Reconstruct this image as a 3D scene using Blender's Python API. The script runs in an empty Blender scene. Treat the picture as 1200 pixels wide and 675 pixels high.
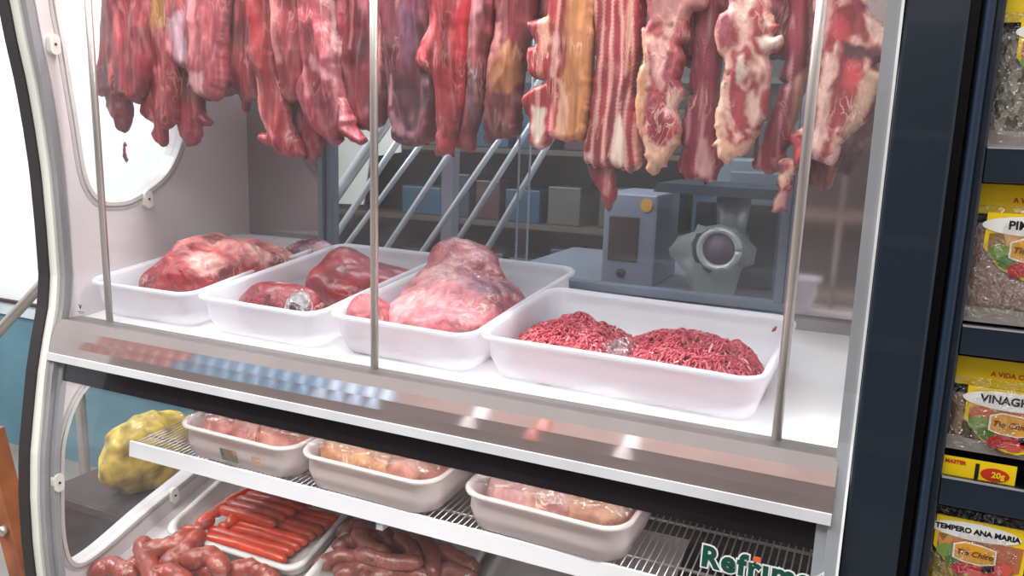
import bpy, bmesh, math, random
from math import sin, cos, pi, radians, sqrt
from mathutils import Vector, Matrix, noise, geometry
random.seed(7)
C = bpy.context.scene.collection
scene = bpy.context.scene

# ------------------------------------------------------------------ camera
YAW, PITCH, ROLL, FPX = radians(24.615), radians(10.749), radians(1.835), 952.5
CZ = 1.5
_f = Vector((-sin(YAW)*cos(PITCH), cos(YAW)*cos(PITCH), -sin(PITCH)))
_r0 = Vector((cos(YAW), sin(YAW), 0)); _u0 = _r0.cross(_f)
_r = _r0*cos(ROLL)+_u0*sin(ROLL); _u = -_r0*sin(ROLL)+_u0*cos(ROLL)
cam_d = bpy.data.cameras.new('camera'); cam = bpy.data.objects.new('camera', cam_d); C.objects.link(cam)
cam_d.sensor_width = 36; cam_d.lens = FPX/1200*36; cam_d.clip_start = .02
M = Matrix((_r, _u, -_f)).transposed().to_4x4(); M.translation = Vector((0, 0, CZ))
cam.matrix_world = M
scene.camera = cam

# ------------------------------------------------------------------ light
scene.view_settings.view_transform = 'Standard'; scene.view_settings.look = 'None'
scene.view_settings.gamma = 1; scene.view_settings.use_curve_mapping = False
scene.view_settings.exposure = 0.22
scene.cycles.transparent_max_bounces = 24
w = bpy.data.worlds.new('world'); scene.world = w; w.use_nodes = True
w.node_tree.nodes['Background'].inputs[0].default_value = (.93, .97, 1, 1)
w.node_tree.nodes['Background'].inputs[1].default_value = .62
def area(name, loc, target, sx, sy, power, col=(1, 1, 1)):
    d = bpy.data.lights.new(name, 'AREA'); d.shape = 'RECTANGLE'; d.size = sx; d.size_y = sy; d.energy = power; d.color = col
    o = bpy.data.objects.new(name, d); C.objects.link(o); o.location = loc
    o.rotation_euler = (Vector(target)-Vector(loc)).to_track_quat('-Z', 'Y').to_euler(); return o
area('shop_ceiling_light', (-.9, -1.1, 3.6), (-.7, 1.3, 1.3), 3.0, 1.0, 62, (1, .98, .96))
area('case_tube_light', (-.70, 1.09, 1.93), (-.70, 1.24, 1.1), 1.25, .05, 9.5, (1, .97, .96))
area('lower_tube_light', (-.70, 1.03, 1.075), (-.70, 1.2, .65), 1.25, .03, 3.2, (1, .97, .95))
area('daylight_opening', (-3.4, .4, 3.6), (-2.6, 2.2, 1.4), 1.6, 1.4, 105, (.95, .98, 1))
area('aisle_fill_light', (-1.4, -.5, 3.0), (-1.6, -1.9, 1.5), 3.4, .5, 95, (1, .98, .95))  # added unseen lamp, brightens the aisle mirrored in the steel fascia
area('back_room_light', (-.9, 2.4, 2.9), (-.9, 2.6, .9), 1.6, .5, 26, (.92, .97, 1))

# ------------------------------------------------------------------ helpers
def ray(x, y):
    return _r*(x-600) + _u*(337.5-y) + _f*FPX
def aty(x, y, Y):
    d = ray(x, y); return Vector((0, 0, CZ)) + d*(Y/d.y)
def atx(x, y, X):
    d = ray(x, y); return Vector((0, 0, CZ)) + d*(X/d.x)
def onplane(x, y, k, z0, y0):
    d = ray(x, y); t = (z0-CZ-k*y0)/(d.z-k*d.y); return Vector((0, 0, CZ)) + d*t
DK, DZ, DY = .115, CZ-.375, 1.03              # the display deck rises slightly to the back
def deckz(y): return DZ + DK*(y-DY)
LK, LZ, LY = .30, CZ-.925, 1.0                # the lower floor rises more
def lowz(y): return LZ + LK*(y-LY)
SHZ = CZ-.655                                  # wire shelf
def srgb(h):
    h = h.lstrip('#'); v = [int(h[i:i+2], 16)/255 for i in (0, 2, 4)]
    return tuple(c/12.92 if c <= .04045 else ((c+.055)/1.055)**2.4 for c in v)

def mesh_obj(name, verts, faces, mat, parent=None, smooth=True, cols=None):
    me = bpy.data.meshes.new(name); me.from_pydata([tuple(v) for v in verts], [], faces); me.update()
    if cols:
        a = me.color_attributes.new('tone', 'FLOAT_COLOR', 'POINT')
        for i, c in enumerate(cols): a.data[i].color = (c[0], c[1], c[2], 1)
    for p in me.polygons: p.use_smooth = smooth
    o = bpy.data.objects.new(name, me); C.objects.link(o)
    if mat: me.materials.append(mat)
    if parent: o.parent = parent; o.matrix_parent_inverse = parent.matrix_world.inverted()
    return o
def link_bm(name, bm, mat, parent=None, smooth=False):
    me = bpy.data.meshes.new(name); bmesh.ops.recalc_face_normals(bm, faces=bm.faces); bm.to_mesh(me); bm.free()
    for p in me.polygons: p.use_smooth = smooth
    o = bpy.data.objects.new(name, me); C.objects.link(o); me.materials.append(mat)
    if parent: o.parent = parent
    return o
def bmbox(bm, x0, x1, y0, y1, z0, z1, rot=None):
    vs = [bm.verts.new((x, y, z)) for x in (x0, x1) for y in (y0, y1) for z in (z0, z1)]
    for f in ((0, 1, 3, 2), (4, 6, 7, 5), (0, 4, 5, 1), (2, 3, 7, 6), (0, 2, 6, 4), (1, 5, 7, 3)):
        bm.faces.new([vs[i] for i in f])
    return vs
def box(name, x0, x1, y0, y1, z0, z1, mat, parent=None, bev=.0):
    bm = bmesh.new(); bmbox(bm, x0, x1, y0, y1, z0, z1)
    if bev: bmesh.ops.bevel(bm, geom=list(bm.edges), offset=bev, segments=2, affect='EDGES', profile=.6)
    return link_bm(name, bm, mat, parent)
def tube_geo(pts, rad, n=10, V=None, F=None):
    V = [] if V is None else V; F = [] if F is None else F
    pts = [Vector(p) for p in pts]; m = len(pts)
    if not isinstance(rad, (list, tuple)): rad = [rad]*m
    base = len(V); t0 = (pts[1]-pts[0]).normalized()
    a = Vector((0, 0, 1)) if abs(t0.z) < .9 else Vector((1, 0, 0)); nrm = t0.cross(a).normalized()
    for i in range(m):
        t = (pts[min(i+1, m-1)]-pts[max(i-1, 0)]).normalized()
        nrm = (nrm - t*nrm.dot(t)).normalized(); b = t.cross(nrm)
        for k in range(n):
            an = 2*pi*k/n; V.append(pts[i] + (nrm*cos(an)+b*sin(an))*rad[i])
    for i in range(m-1):
        for k in range(n):
            F.append((base+i*n+k, base+i*n+(k+1) % n, base+(i+1)*n+(k+1) % n, base+(i+1)*n+k))
    F.append(tuple(base+k for k in range(n))[::-1]); F.append(tuple(base+(m-1)*n+k for k in range(n)))
    return V, F
def tube(name, pts, rad, mat, parent=None, n=12):
    V, F = tube_geo(pts, rad, n); return mesh_obj(name, V, F, mat, parent)
def prism(name, poly, axis, a0, a1, mat, parent=None, holes=(), smooth=False):
    """poly of (u,v); axis 'x': u=y v=z ; axis 'y': u=x v=z ; axis 'z': u=x v=y"""
    cu = bpy.data.curves.new(name, 'CURVE'); cu.dimensions = '2D'; cu.fill_mode = 'BOTH'; cu.extrude = abs(a1-a0)/2
    for pl in [poly]+list(holes):
        s = cu.splines.new('POLY'); s.points.add(len(pl)-1); s.use_cyclic_u = True
        for i, (u, v) in enumerate(pl): s.points[i].co = (u, v, 0, 1)
    tmp = bpy.data.objects.new('tmp', cu); C.objects.link(tmp)
    dg = bpy.context.evaluated_depsgraph_get(); me = bpy.data.meshes.new_from_object(tmp.evaluated_get(dg))
    bpy.data.objects.remove(tmp)
    mid = (a0+a1)/2
    for v in me.vertices:
        u, q, d = v.co
        v.co = {'x': (mid+d, u, q), 'y': (u, mid+d, q), 'z': (u, q, mid+d)}[axis]
    bm = bmesh.new(); bm.from_mesh(me); bmesh.ops.remove_doubles(bm, verts=bm.verts, dist=1e-5)
    return link_bm(name, bm, mat, parent, smooth)
def smoothloop(pts, n=6):
    P = [Vector(p).to_3d() if len(p) == 2 else Vector(p) for p in pts]; out = []; m = len(P)
    for i in range(m):
        p0, p1, p2, p3 = P[i-1], P[i], P[(i+1) % m], P[(i+2) % m]
        for k in range(n):
            t = k/n; out.append(.5*((2*p1)+(p2-p0)*t+(2*p0-5*p1+4*p2-p3)*t*t+(3*p1-p0-3*p2+p3)*t**3))
    return out
def interp(tab, z):
    tab = sorted(tab)
    if z <= tab[0][0]: return tab[0][1]
    for (a, b), (c, d) in zip(tab, tab[1:]):
        if z <= c: return b+(d-b)*(z-a)/(c-a)
    return tab[-1][1]
def thing(name, label, cat, loc=(0, 0, 0), group=None):
    o = bpy.data.objects.new(name, None); C.objects.link(o); o.location = loc; o.empty_display_size = .05
    bpy.context.view_layer.update()
    return tag(o, label, cat, group)
def tag(o, label, cat, group=None):
    o['label'] = label; o['category'] = cat
    if group: o['group'] = group
    return o
def struct(o): o['kind'] = 'structure'; return o
def under(o, p):
    """parent keeping world position"""
    bpy.context.view_layer.update()
    o.parent = p; o.matrix_parent_inverse = p.matrix_world.inverted(); return o

# ------------------------------------------------------------------ materials
def newmat(name):
    m = bpy.data.materials.new(name); m.use_nodes = True; nt = m.node_tree
    return m, nt, nt.nodes['Principled BSDF'], nt.nodes['Material Output']
def setp(b, **k):
    for a, v in k.items():
        b.inputs[a.replace('_', ' ')].default_value = v
def plain(name, hexc, rough=.5, metal=0., noisec=.06, nscale=8, bump=0., bscale=60, coat=0.):
    m, nt, b, out = newmat(name); c = srgb(hexc)
    tc = nt.nodes.new('ShaderNodeTexCoord'); n = nt.nodes.new('ShaderNodeTexNoise'); n.inputs['Scale'].default_value = nscale; n.inputs['Detail'].default_value = 4
    nt.links.new(tc.outputs['Object'], n.inputs['Vector'])
    r = nt.nodes.new('ShaderNodeValToRGB'); nt.links.new(n.outputs['Fac'], r.inputs[0])
    r.color_ramp.elements[0].position = .3; r.color_ramp.elements[1].position = .7
    r.color_ramp.elements[0].color = tuple(max(0, x*(1-noisec*2)) for x in c)+(1,)
    r.color_ramp.elements[1].color = tuple(min(1, x*(1+noisec)) for x in c)+(1,)
    nt.links.new(r.outputs[0], b.inputs['Base Color'])
    setp(b, Roughness=rough, Metallic=metal)
    b.inputs['Coat Weight'].default_value = coat
    if bump:
        n2 = nt.nodes.new('ShaderNodeTexNoise'); n2.inputs['Scale'].default_value = bscale; nt.links.new(tc.outputs['Object'], n2.inputs['Vector'])
        bp = nt.nodes.new('ShaderNodeBump'); bp.inputs['Strength'].default_value = bump; bp.inputs['Distance'].default_value = .002
        nt.links.new(n2.outputs['Fac'], bp.inputs['Height']); nt.links.new(bp.outputs[0], b.inputs['Normal'])
    return m
def glass(name, tint=(.97, .98, .98), film=.03, ior=1.45, haze=(.9, .9, .92)):
    m, nt, b, out = newmat(name); nt.nodes.remove(b)
    tr = nt.nodes.new('ShaderNodeBsdfTransparent'); tr.inputs[0].default_value = (*tint, 1)
    gl = nt.nodes.new('ShaderNodeBsdfGlossy'); gl.inputs['Roughness'].default_value = .01
    df = nt.nodes.new('ShaderNodeBsdfDiffuse'); df.inputs[0].default_value = (*haze, 1)  # pale diffuse layer in place of the haze of mirrored daylight
    fr = nt.nodes.new('ShaderNodeFresnel'); fr.inputs[0].default_value = ior
    ge = nt.nodes.new('ShaderNodeNewGeometry'); sub = nt.nodes.new('ShaderNodeMath'); sub.operation = 'SUBTRACT'; sub.inputs[0].default_value = 1
    nt.links.new(ge.outputs['Backfacing'], sub.inputs[1]); mu = nt.nodes.new('ShaderNodeMath'); mu.operation = 'MULTIPLY'
    nt.links.new(fr.outputs[0], mu.inputs[0]); nt.links.new(sub.outputs[0], mu.inputs[1])
    tc = nt.nodes.new('ShaderNodeTexCoord'); n = nt.nodes.new('ShaderNodeTexNoise'); n.inputs['Scale'].default_value = 5; nt.links.new(tc.outputs['Object'], n.inputs['Vector'])
    fm = nt.nodes.new('ShaderNodeMath'); fm.operation = 'MULTIPLY'; fm.inputs[1].default_value = film*2; nt.links.new(n.outputs['Fac'], fm.inputs[0])
    m1 = nt.nodes.new('ShaderNodeMixShader'); m2 = nt.nodes.new('ShaderNodeMixShader')
    nt.links.new(fm.outputs[0], m1.inputs[0]); nt.links.new(tr.outputs[0], m1.inputs[1]); nt.links.new(df.outputs[0], m1.inputs[2])
    nt.links.new(mu.outputs[0], m2.inputs[0]); nt.links.new(m1.outputs[0], m2.inputs[1]); nt.links.new(gl.outputs[0], m2.inputs[2])
    nt.links.new(m2.outputs[0], out.inputs[0]); return m
def film_mat(name, fac=.16, bscale=28):
    m, nt, b, out = newmat(name); nt.nodes.remove(b)
    tr = nt.nodes.new('ShaderNodeBsdfTransparent'); gl = nt.nodes.new('ShaderNodeBsdfGlossy'); gl.inputs['Roughness'].default_value = .12
    tc = nt.nodes.new('ShaderNodeTexCoord'); n = nt.nodes.new('ShaderNodeTexNoise'); n.inputs['Scale'].default_value = bscale; n.inputs['Detail'].default_value = 3; n.inputs['Distortion'].default_value = 1.5
    nt.links.new(tc.outputs['Object'], n.inputs['Vector']); bp = nt.nodes.new('ShaderNodeBump'); bp.inputs['Strength'].default_value = 1; bp.inputs['Distance'].default_value = .02
    nt.links.new(n.outputs['Fac'], bp.inputs['Height']); nt.links.new(bp.outputs[0], gl.inputs['Normal'])
    mx = nt.nodes.new('ShaderNodeMixShader'); mx.inputs[0].default_value = fac
    nt.links.new(tr.outputs[0], mx.inputs[1]); nt.links.new(gl.outputs[0], mx.inputs[2]); nt.links.new(mx.outputs[0], out.inputs[0]); return m
def translucent(name, hexc, tfac=.4, clear=.06):
    m, nt, b, out = newmat(name); setp(b, Base_Color=(*srgb(hexc), 1), Roughness=.32)
    tl = nt.nodes.new('ShaderNodeBsdfTranslucent'); tl.inputs[0].default_value = (*srgb(hexc), 1)
    tr = nt.nodes.new('ShaderNodeBsdfTransparent'); m1 = nt.nodes.new('ShaderNodeMixShader'); m1.inputs[0].default_value = tfac
    nt.links.new(b.outputs[0], m1.inputs[1]); nt.links.new(tl.outputs[0], m1.inputs[2])
    m2 = nt.nodes.new('ShaderNodeMixShader'); m2.inputs[0].default_value = clear
    nt.links.new(m1.outputs[0], m2.inputs[1]); nt.links.new(tr.outputs[0], m2.inputs[2]); nt.links.new(m2.outputs[0], out.inputs[0]); return m
def meat(name, streak=.5, zs=.18, scale=60, fat='#e9c4b4', fatamt=.12, bump=.35, rough=.38, sss=.12, coat=.25):
    """flesh: colour of each region comes from the mesh ('tone'); fibres, marbling and sheen are procedural"""
    m, nt, b, out = newmat(name)
    at = nt.nodes.new('ShaderNodeAttribute'); at.attribute_name = 'tone'
    tc = nt.nodes.new('ShaderNodeTexCoord'); mp = nt.nodes.new('ShaderNodeMapping'); mp.inputs['Scale'].default_value = (1, 1, zs)
    nt.links.new(tc.outputs['Object'], mp.inputs['Vector'])
    n = nt.nodes.new('ShaderNodeTexNoise'); n.inputs['Scale'].default_value = scale; n.inputs['Detail'].default_value = 6; n.inputs['Distortion'].default_value = .6
    nt.links.new(mp.outputs[0], n.inputs['Vector'])
    mr = nt.nodes.new('ShaderNodeMapRange'); mr.inputs['From Min'].default_value = .3; mr.inputs['From Max'].default_value = .7
    mr.inputs['To Min'].default_value = 1-streak; mr.inputs['To Max'].default_value = 1+streak*.45
    nt.links.new(n.outputs['Fac'], mr.inputs['Value'])
    vm = nt.nodes.new('ShaderNodeVectorMath'); vm.operation = 'SCALE'; nt.links.new(at.outputs['Color'], vm.inputs[0]); nt.links.new(mr.outputs[0], vm.inputs['Scale'])
    # thin silverskin / marbling lines
    n2 = nt.nodes.new('ShaderNodeTexNoise'); n2.inputs['Scale'].default_value = scale*.55; n2.inputs['Detail'].default_value = 3; n2.inputs['Distortion'].default_value = 1.2
    mp2 = nt.nodes.new('ShaderNodeMapping'); mp2.inputs['Scale'].default_value = (1, 1, max(zs, .25)); mp2.inputs['Location'].default_value = (3, 5, 1)
    nt.links.new(tc.outputs['Object'], mp2.inputs['Vector']); nt.links.new(mp2.outputs[0], n2.inputs['Vector'])
    s = nt.nodes.new('ShaderNodeMath'); s.operation = 'SUBTRACT'; s.inputs[1].default_value = .5; nt.links.new(n2.outputs['Fac'], s.inputs[0])
    ab = nt.nodes.new('ShaderNodeMath'); ab.operation = 'ABSOLUTE'; nt.links.new(s.outputs[0], ab.inputs[0])
    r2 = nt.nodes.new('ShaderNodeMapRange'); r2.inputs['From Min'].default_value = 0; r2.inputs['From Max'].default_value = .035
    r2.inputs['To Min'].default_value = 1; r2.inputs['To Max'].default_value = 0; nt.links.new(ab.outputs[0], r2.inputs['Value'])
    fa = nt.nodes.new('ShaderNodeMath'); fa.operation = 'MULTIPLY'; fa.inputs[1].default_value = fatamt*3; nt.links.new(r2.outputs[0], fa.inputs[0])
    n3 = nt.nodes.new('ShaderNodeTexNoise'); n3.inputs['Scale'].default_value = 14; nt.links.new(tc.outputs['Object'], n3.inputs['Vector'])
    r3 = nt.nodes.new('ShaderNodeMapRange'); r3.inputs['From Min'].default_value = .5; r3.inputs['From Max'].default_value = .7; nt.links.new(n3.outputs['Fac'], r3.inputs['Value'])
    fb = nt.nodes.new('ShaderNodeMath'); fb.operation = 'MULTIPLY'; nt.links.new(fa.outputs[0], fb.inputs[0]); nt.links.new(r3.outputs[0], fb.inputs[1])
    mx = nt.nodes.new('ShaderNodeMix'); mx.data_type = 'RGBA'; nt.links.new(fb.outputs[0], mx.inputs['Factor'])
    nt.links.new(vm.outputs[0], mx.inputs['A']); mx.inputs['B'].default_value = (*srgb(fat), 1)
    nt.links.new(mx.outputs['Result'], b.inputs['Base Color'])
    bp = nt.nodes.new('ShaderNodeBump'); bp.inputs['Strength'].default_value = bump; bp.inputs['Distance'].default_value = .006
    nt.links.new(n.outputs['Fac'], bp.inputs['Height']); nt.links.new(bp.outputs[0], b.inputs['Normal'])
    setp(b, Roughness=rough); b.inputs['Subsurface Weight'].default_value = sss; b.inputs['Subsurface Scale'].default_value = .003
    b.inputs['Subsurface Radius'].default_value = (1, .3, .2); b.inputs['Coat Weight'].default_value = coat; b.inputs['Coat Roughness'].default_value = .2
    return m

MT = {
 'inner': plain('enamel_white_inner', '#d3cacb', .35, noisec=.03),
 'deck': plain('white_deck', '#e9e9ea', .35, noisec=.02),
 'cream': plain('cream_trim', '#e6e4da', .4, noisec=.03),
 'bead': plain('grey_bead', '#c4bfbb', .5),
 'grey_gasket': plain('grey_gasket', '#9a999c', .45),
 'black_rubber': plain('black_rubber', '#2c2526', .55),
 'silver': plain('silver_trim', '#a9adb2', .35, .3),
 'white_line': plain('white_edge', '#f4f4f4', .4),
 'alu': plain('white_aluminium', '#cfd0d2', .35, .1),
 'whitepl': plain('white_rail', '#e4e3e6', .4, noisec=.02),
 'steel': plain('brushed_steel', '#c9c1ba', .34, .8, noisec=.05, bump=.05, bscale=9),
 'polish': plain('polished_steel', '#c6b8b4', .05, .75, noisec=.05, bump=.05, bscale=7),
 'rail_top': plain('dull_steel', '#8b8682', .45, .7),
 'winframe': plain('grey_blue_aluminium', '#7d8b9b', .4, .5),
 'backsteel': plain('back_panel_steel', '#b9b2b5', .07, .92, noisec=.02),
 'band': plain('black_print', '#0c0b10', .12, noisec=.02),
 'navy': plain('navy_painted_metal', '#1b2936', .33, .1, noisec=.08, nscale=3, coat=.3),
 'navy2': plain('navy_blue_metal', '#27374a', .3, .2, noisec=.05),
 'blackgap': plain('black_metal', '#0c0c10', .5),
 'brown': plain('dark_brown_board', '#2a1e1c', .6),
 'tube': plain('pale_tube_steel', '#d6dade', .3, .35),
 'wire': plain('chromed_wire', '#a8a4a4', .3, .8),
 'tray': translucent('white_tray_plastic', '#f8f8fd', .42, .40),
 'tub': translucent('milky_tub_plastic', '#ece4e2', .35, .22),
 'clear': glass('clear_glass', film=.022),
 'cleargr': glass('rear_glass', (.93, .95, .97), film=.03, haze=(.6, .66, .72)),
 'film': film_mat('cling_film'),
 'film2': film_mat('wrinkled_cling_film', .38, 55),
 'wood': plain('worn_wood', '#9a5a36', .55, noisec=.2, nscale=14),
}

def stretched_wood(m):
    pass

# ------------------------------------------------------------------ room
struct(box('floor', -5, 2.4, -4, 5, -.05, 0, plain('floor_tiles', '#8d8782', .4, noisec=.1, nscale=3)))
# back wall of the shop: white above, blue below, on the left; a darker recess beyond
WY = 2.3
def pz(x, y, Y): return aty(x, y, Y).z
wz = pz(20, 352, WY)
mwhite = plain('white_wall', '#eef1f0', .6, noisec=.05, nscale=2)
struct(box('wall_left', -5, -2.42, WY, WY+.12, wz, 3.2, mwhite))
struct(box('trim_1', -5, -2.42, WY-.02, WY+.1, wz-.012, wz, plain('dark_line', '#3c2f30', .6)))
struct(box('trim_2', -5, -2.42, WY-.012, WY+.1, wz-.07, wz-.012, plain('pale_skirting', '#c8d2d6', .5)))
struct(box('wall_left_lower', -5, -2.42, WY, WY+.12, 0, wz-.07, plain('blue_wall', '#5f8796', .6, noisec=.1, nscale=3)))
struct(box('wall_back', -2.42, 2.4, 3.4, 3.5, 0, 3.2, plain('dim_back_wall', '#4a5058', .6, noisec=.25, nscale=2.5)))
struct(box('wall_side', -2.44, -2.42, WY, 3.4, 0, 3.2, plain('grey_side_wall', '#6b7076', .6)))

struct(box('wall_front', -5, 2.4, -2.9, -2.8, 0, 3.2, plain('warm_grey_wall', '#c4b4ac', .7)))
# ------------------------------------------------------------------ the display case
XL, XR, YB = -1.385, -.022, 1.50
PROF = [(-1.25, .97), (-.88, .948), (-.80, .946), (-.712, .948), (-.627, .955), (-.546, .969), (-.465, .984), (-.394, 1.002), (-.36, 1.012),
        (-.338, 1.017), (-.289, 1.023), (-.191, 1.023), (-.095, 1.021), (-.017, 1.015), (.059, 1.007), (.132, .995), (.203, .986), (.33, .965), (.5, .935)]
def py(z): return interp(PROF, z-CZ)
case = thing('refrigerated_display_case', 'tall refrigerated meat display case with curved glass front and white interior', 'display case', (-.7, 1.3, 0))
def cp(o, p=case): return under(o, p)
fine = [(-1.25+i*.03) for i in range(60)]; fine = [z for z in fine if z <= .5]
def band_prof(off0, off1, z0=-1.25, z1=.5):
    zs = [z0]+[z for z in fine if z0 < z < z1]+[z1]
    a = [(py(z+CZ)+off0, z+CZ) for z in zs]; b = [(py(z+CZ)+off1, z+CZ) for z in reversed(zs)]
    return a+b
body_z0, body_z1 = CZ-1.25, CZ+.5
def oval(pts, n=5): return [(p.x, p.y) for p in smoothloop([(a, b+CZ) for a, b in pts], n)]
up_hole = [(1.030, .25), (1.041, .121), (1.054, 0), (1.066, -.105), (1.092, -.150), (1.13, -.160), (1.18, -.152), (1.259, -.108), (1.304, -.037), (1.33, .07), (1.335, .2), (1.30, .32), (1.18, .37), (1.07, .34)]
lo_hole = [(.985, -.60), (.972, -.70), (.968, -.80), (.985, -.862), (1.037, -.868), (1.17, -.826), (1.304, -.789), (1.40, -.755), (1.435, -.69), (1.43, -.58), (1.38, -.525), (1.25, -.505), (1.10, -.50), (1.03, -.520)]
def scaled(pts, s):
    cy = sum(p[0] for p in pts)/len(pts); cz = sum(p[1] for p in pts)/len(pts)
    out = []
    n = len(pts)
    for i, (a, b) in enumerate(pts):
        t = Vector((pts[(i+1) % n][0]-pts[i-1][0], pts[(i+1) % n][1]-pts[i-1][1])).normalized()
        nr = Vector((t.y, -t.x))
        if nr.dot(Vector((a-cy, b-cz))) < 0: nr = -nr
        out.append((a+nr.x*s, b+nr.y*s))
    return out
zs = [-1.25]+fine[1:]+[.5]
side_poly = [(py(z+CZ)+.006, z+CZ) for z in zs]+[(1.53, CZ+.5), (1.53, CZ-1.25)]
ep = cp(prism('end_panel', side_poly, 'x', XL-.04, XL, MT['inner'], holes=[oval(up_hole), oval(lo_hole)]))
for hole, nm in ((up_hole, 'side_window'), (lo_hole, 'side_window')):
    g = cp(prism(nm, oval(hole), 'x', XL-.022, XL-.018, glass('side_glass', film=.02)))
    cp(prism('window_bead', oval(scaled(hole, .0045)), 'x', XL-.001, XL+.004, MT['bead'], holes=[oval(scaled(hole, -.003))]), g)
    cp(prism('seal', oval(scaled(hole, .013)), 'x', XL-.001, XL+.0015, plain('seal_grey', '#b2aaab', .5), holes=[oval(scaled(hole, .0075))]), g)
def plug(px, py_):
    p = atx(px, py_, XL+.004)
    V = []; F = []
    pts = [(p.y+.010*cos(a)*1.0+(0), p.z+.010*sin(a)+(.008 if sin(a) > 0 else -.008)) for a in [2*pi*i/20 for i in range(20)]]
    o = cp(prism('glass_clamp', pts, 'x', XL, XL+.011, MT['cream']))
    q = [(p.y+.0025*cos(a), p.z+.0025*sin(a)) for a in [2*pi*i/10 for i in range(10)]]
    cp(prism('screw', q, 'x', XL+.0105, XL+.0125, MT['brown']), o)
for a in ((62, 52), (172, 233), (67, 565), (203, 580)): plug(*a)
# outer trims of the left end
cp(prism('rubber_edge', band_prof(-.020, .004), 'x', XL-.064, XL-.036, MT['black_rubber']))
cp(prism('cream_edge', band_prof(-.016, .006), 'x', XL-.036, XL-.016, MT['cream']))
cp(prism('grey_edge', band_prof(-.010, .006), 'x', XL-.016, XL-.003, MT['grey_gasket']))
# right end
side_r = [(py(z+CZ)+.004, z+CZ) for z in zs]+[(1.53, CZ+.5), (1.53, CZ-1.25)]
cp(prism('right_end_panel', side_r, 'x', XR, -.008, MT['inner']))
cp(prism('silver_edge', band_prof(-.010, .004), 'x', XR-.003, -.0105, MT['silver']))
cp(prism('white_edge', band_prof(-.013, .004), 'x', -.0105, -.0075, MT['white_line']))
# body: deck, rear, hood, plinth
deck_poly = [(1.012, DZ-.004), (1.035, deckz(1.035)), (YB+.0, deckz(YB)), (YB, deckz(YB)-.03), (1.012, DZ-.03)]
cp(prism('display_deck', deck_poly, 'x', XL, XR, MT['deck']))
hood = [(.94, CZ+.5), (.93, CZ+.6), (1.54, CZ+.6), (1.54, CZ+.48), (.96, CZ+.48)]
cp(prism('hood', hood, 'x', XL-.04, -.008, MT['cream']))
cp(box('base', XL-.04, -.008, .99, 1.53, 0.02, CZ-1.2, MT['black_rubber']))
# ledge: dull top rail, polished fascia, white strip
zf0, zf1 = CZ-.430, CZ-.369
ledge = cp(prism('ledge_rail', [(1.0, zf1), (1.0, zf1-.006), (1.04, DZ-.004), (1.04, DZ+.004), (1.036, DZ+.006)], 'x', XL-.016, XR, MT['rail_top']))
fas = [(1.0, zf1), (.998, CZ-.373), (.992, CZ-.385), (.986, CZ-.400), (.981, CZ-.415), (.977, zf0), (1.02, zf0), (1.03, zf1-.006)]
cp(prism('steel_fascia', fas, 'x', XL-.014, XR, MT['polish']), ledge)
cp(prism('white_strip', [(.974, zf0), (.971, CZ-.443), (1.0, CZ-.443), (1.0, zf0)], 'x', XL-.016, XR, MT['alu']), ledge)
# lower glass: curved, black printed band at the top
def strip(name, z0, z1, off, th, x0, x1, mat, n=14):
    zz = [z0+(z1-z0)*i/n for i in range(n+1)]
    pl = [(py(z+CZ)+off, z+CZ) for z in zz]+[(py(z+CZ)+off+th, z+CZ) for z in reversed(zz)]
    return cp(prism(name, pl, 'x', x0, x1, mat))
lowglass = strip('lower_curved_glass', -1.05, -.443, .0, .004, XL-.01, XR, glass('lower_glass', film=.006))
bd = strip('black_printed_band', -.484, -.443, .0045, .0008, XL-.01, XR, MT['band'], 4); under(bd, lowglass)
# dots under the band
V = []; F = []
for row in range(3):
    for i in range(430):
        x = XL+.02+i*.00315+(row % 2)*.0015; z = CZ-.4855-row*.0026; y = py(z)+.0047; s = .0010-.0002*row
        if x > XR-.004: continue
        b = len(V); V += [(x-s, y, z), (x, y, z-s), (x+s, y, z), (x, y, z+s)]; F.append((b, b+1, b+2, b+3))
dots = cp(mesh_obj('printed_dots', V, F, MT['band'], smooth=False), lowglass)
upglass = strip('upper_front_glass', -.366, .48, .0, .004, XL-.002, XR-.002, MT['clear'], 20)
# frame right-lower post (pale jamb at the right of the lower opening)
strip('lower_jamb', -1.05, -.443, -.001, .016, XR-.016, XR-.002, MT['silver'])
strip('lower_jamb', -1.05, -.443, .001, .012, XL-.006, XL+.008, MT['grey_gasket'])
# support rods
for (xb, yb_, xt) in ((129, 380, 103), (439, 438, 438), (909, 521, 963)):
    b = aty(xb, yb_, 1.03); t = aty(xt, 0, 1.03)
    d = (t-b)/(t.z-b.z); top = b+d*(CZ+.48-b.z)
    cp(tube('support_rod', [b, top], .0062, MT['steel'], n=20))
# back wall of the upper chamber: steel panels, window frames, sliding panes
def xa(px, y_): return aty(px, y_, YB).x
zb = deckz(YB)
wx0, wx1 = xa(388, 280)-.028, xa(925, 370)
wz0, wz1 = CZ-.311, CZ+.42
cp(box('rear_panel', XL, wx0, YB, YB+.03, zb-.03, CZ+.48, MT['backsteel']))
cp(box('rear_panel', wx1, XR, YB, YB+.03, zb-.01, CZ+.48, MT['backsteel']))
cp(box('rear_header', wx0, wx1, YB, YB+.03, wz1, CZ+.48, MT['winframe']))
cp(box('rear_sill', wx0, wx1, YB-.002, YB+.03, zb-.03, wz0, MT['winframe']))
bm = bmesh.new()
bmbox(bm, wx0, wx0+.012, YB-.01, YB+.03, wz0, wz1); bmbox(bm, wx0+.014, wx0+.028, YB, YB+.03, wz0, wz1)
bmbox(bm, wx1-.012, wx1, YB-.008, YB+.03, wz0, wz1); bmbox(bm, wx1-.030, wx1-.014, YB, YB+.03, wz0, wz1)
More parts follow.
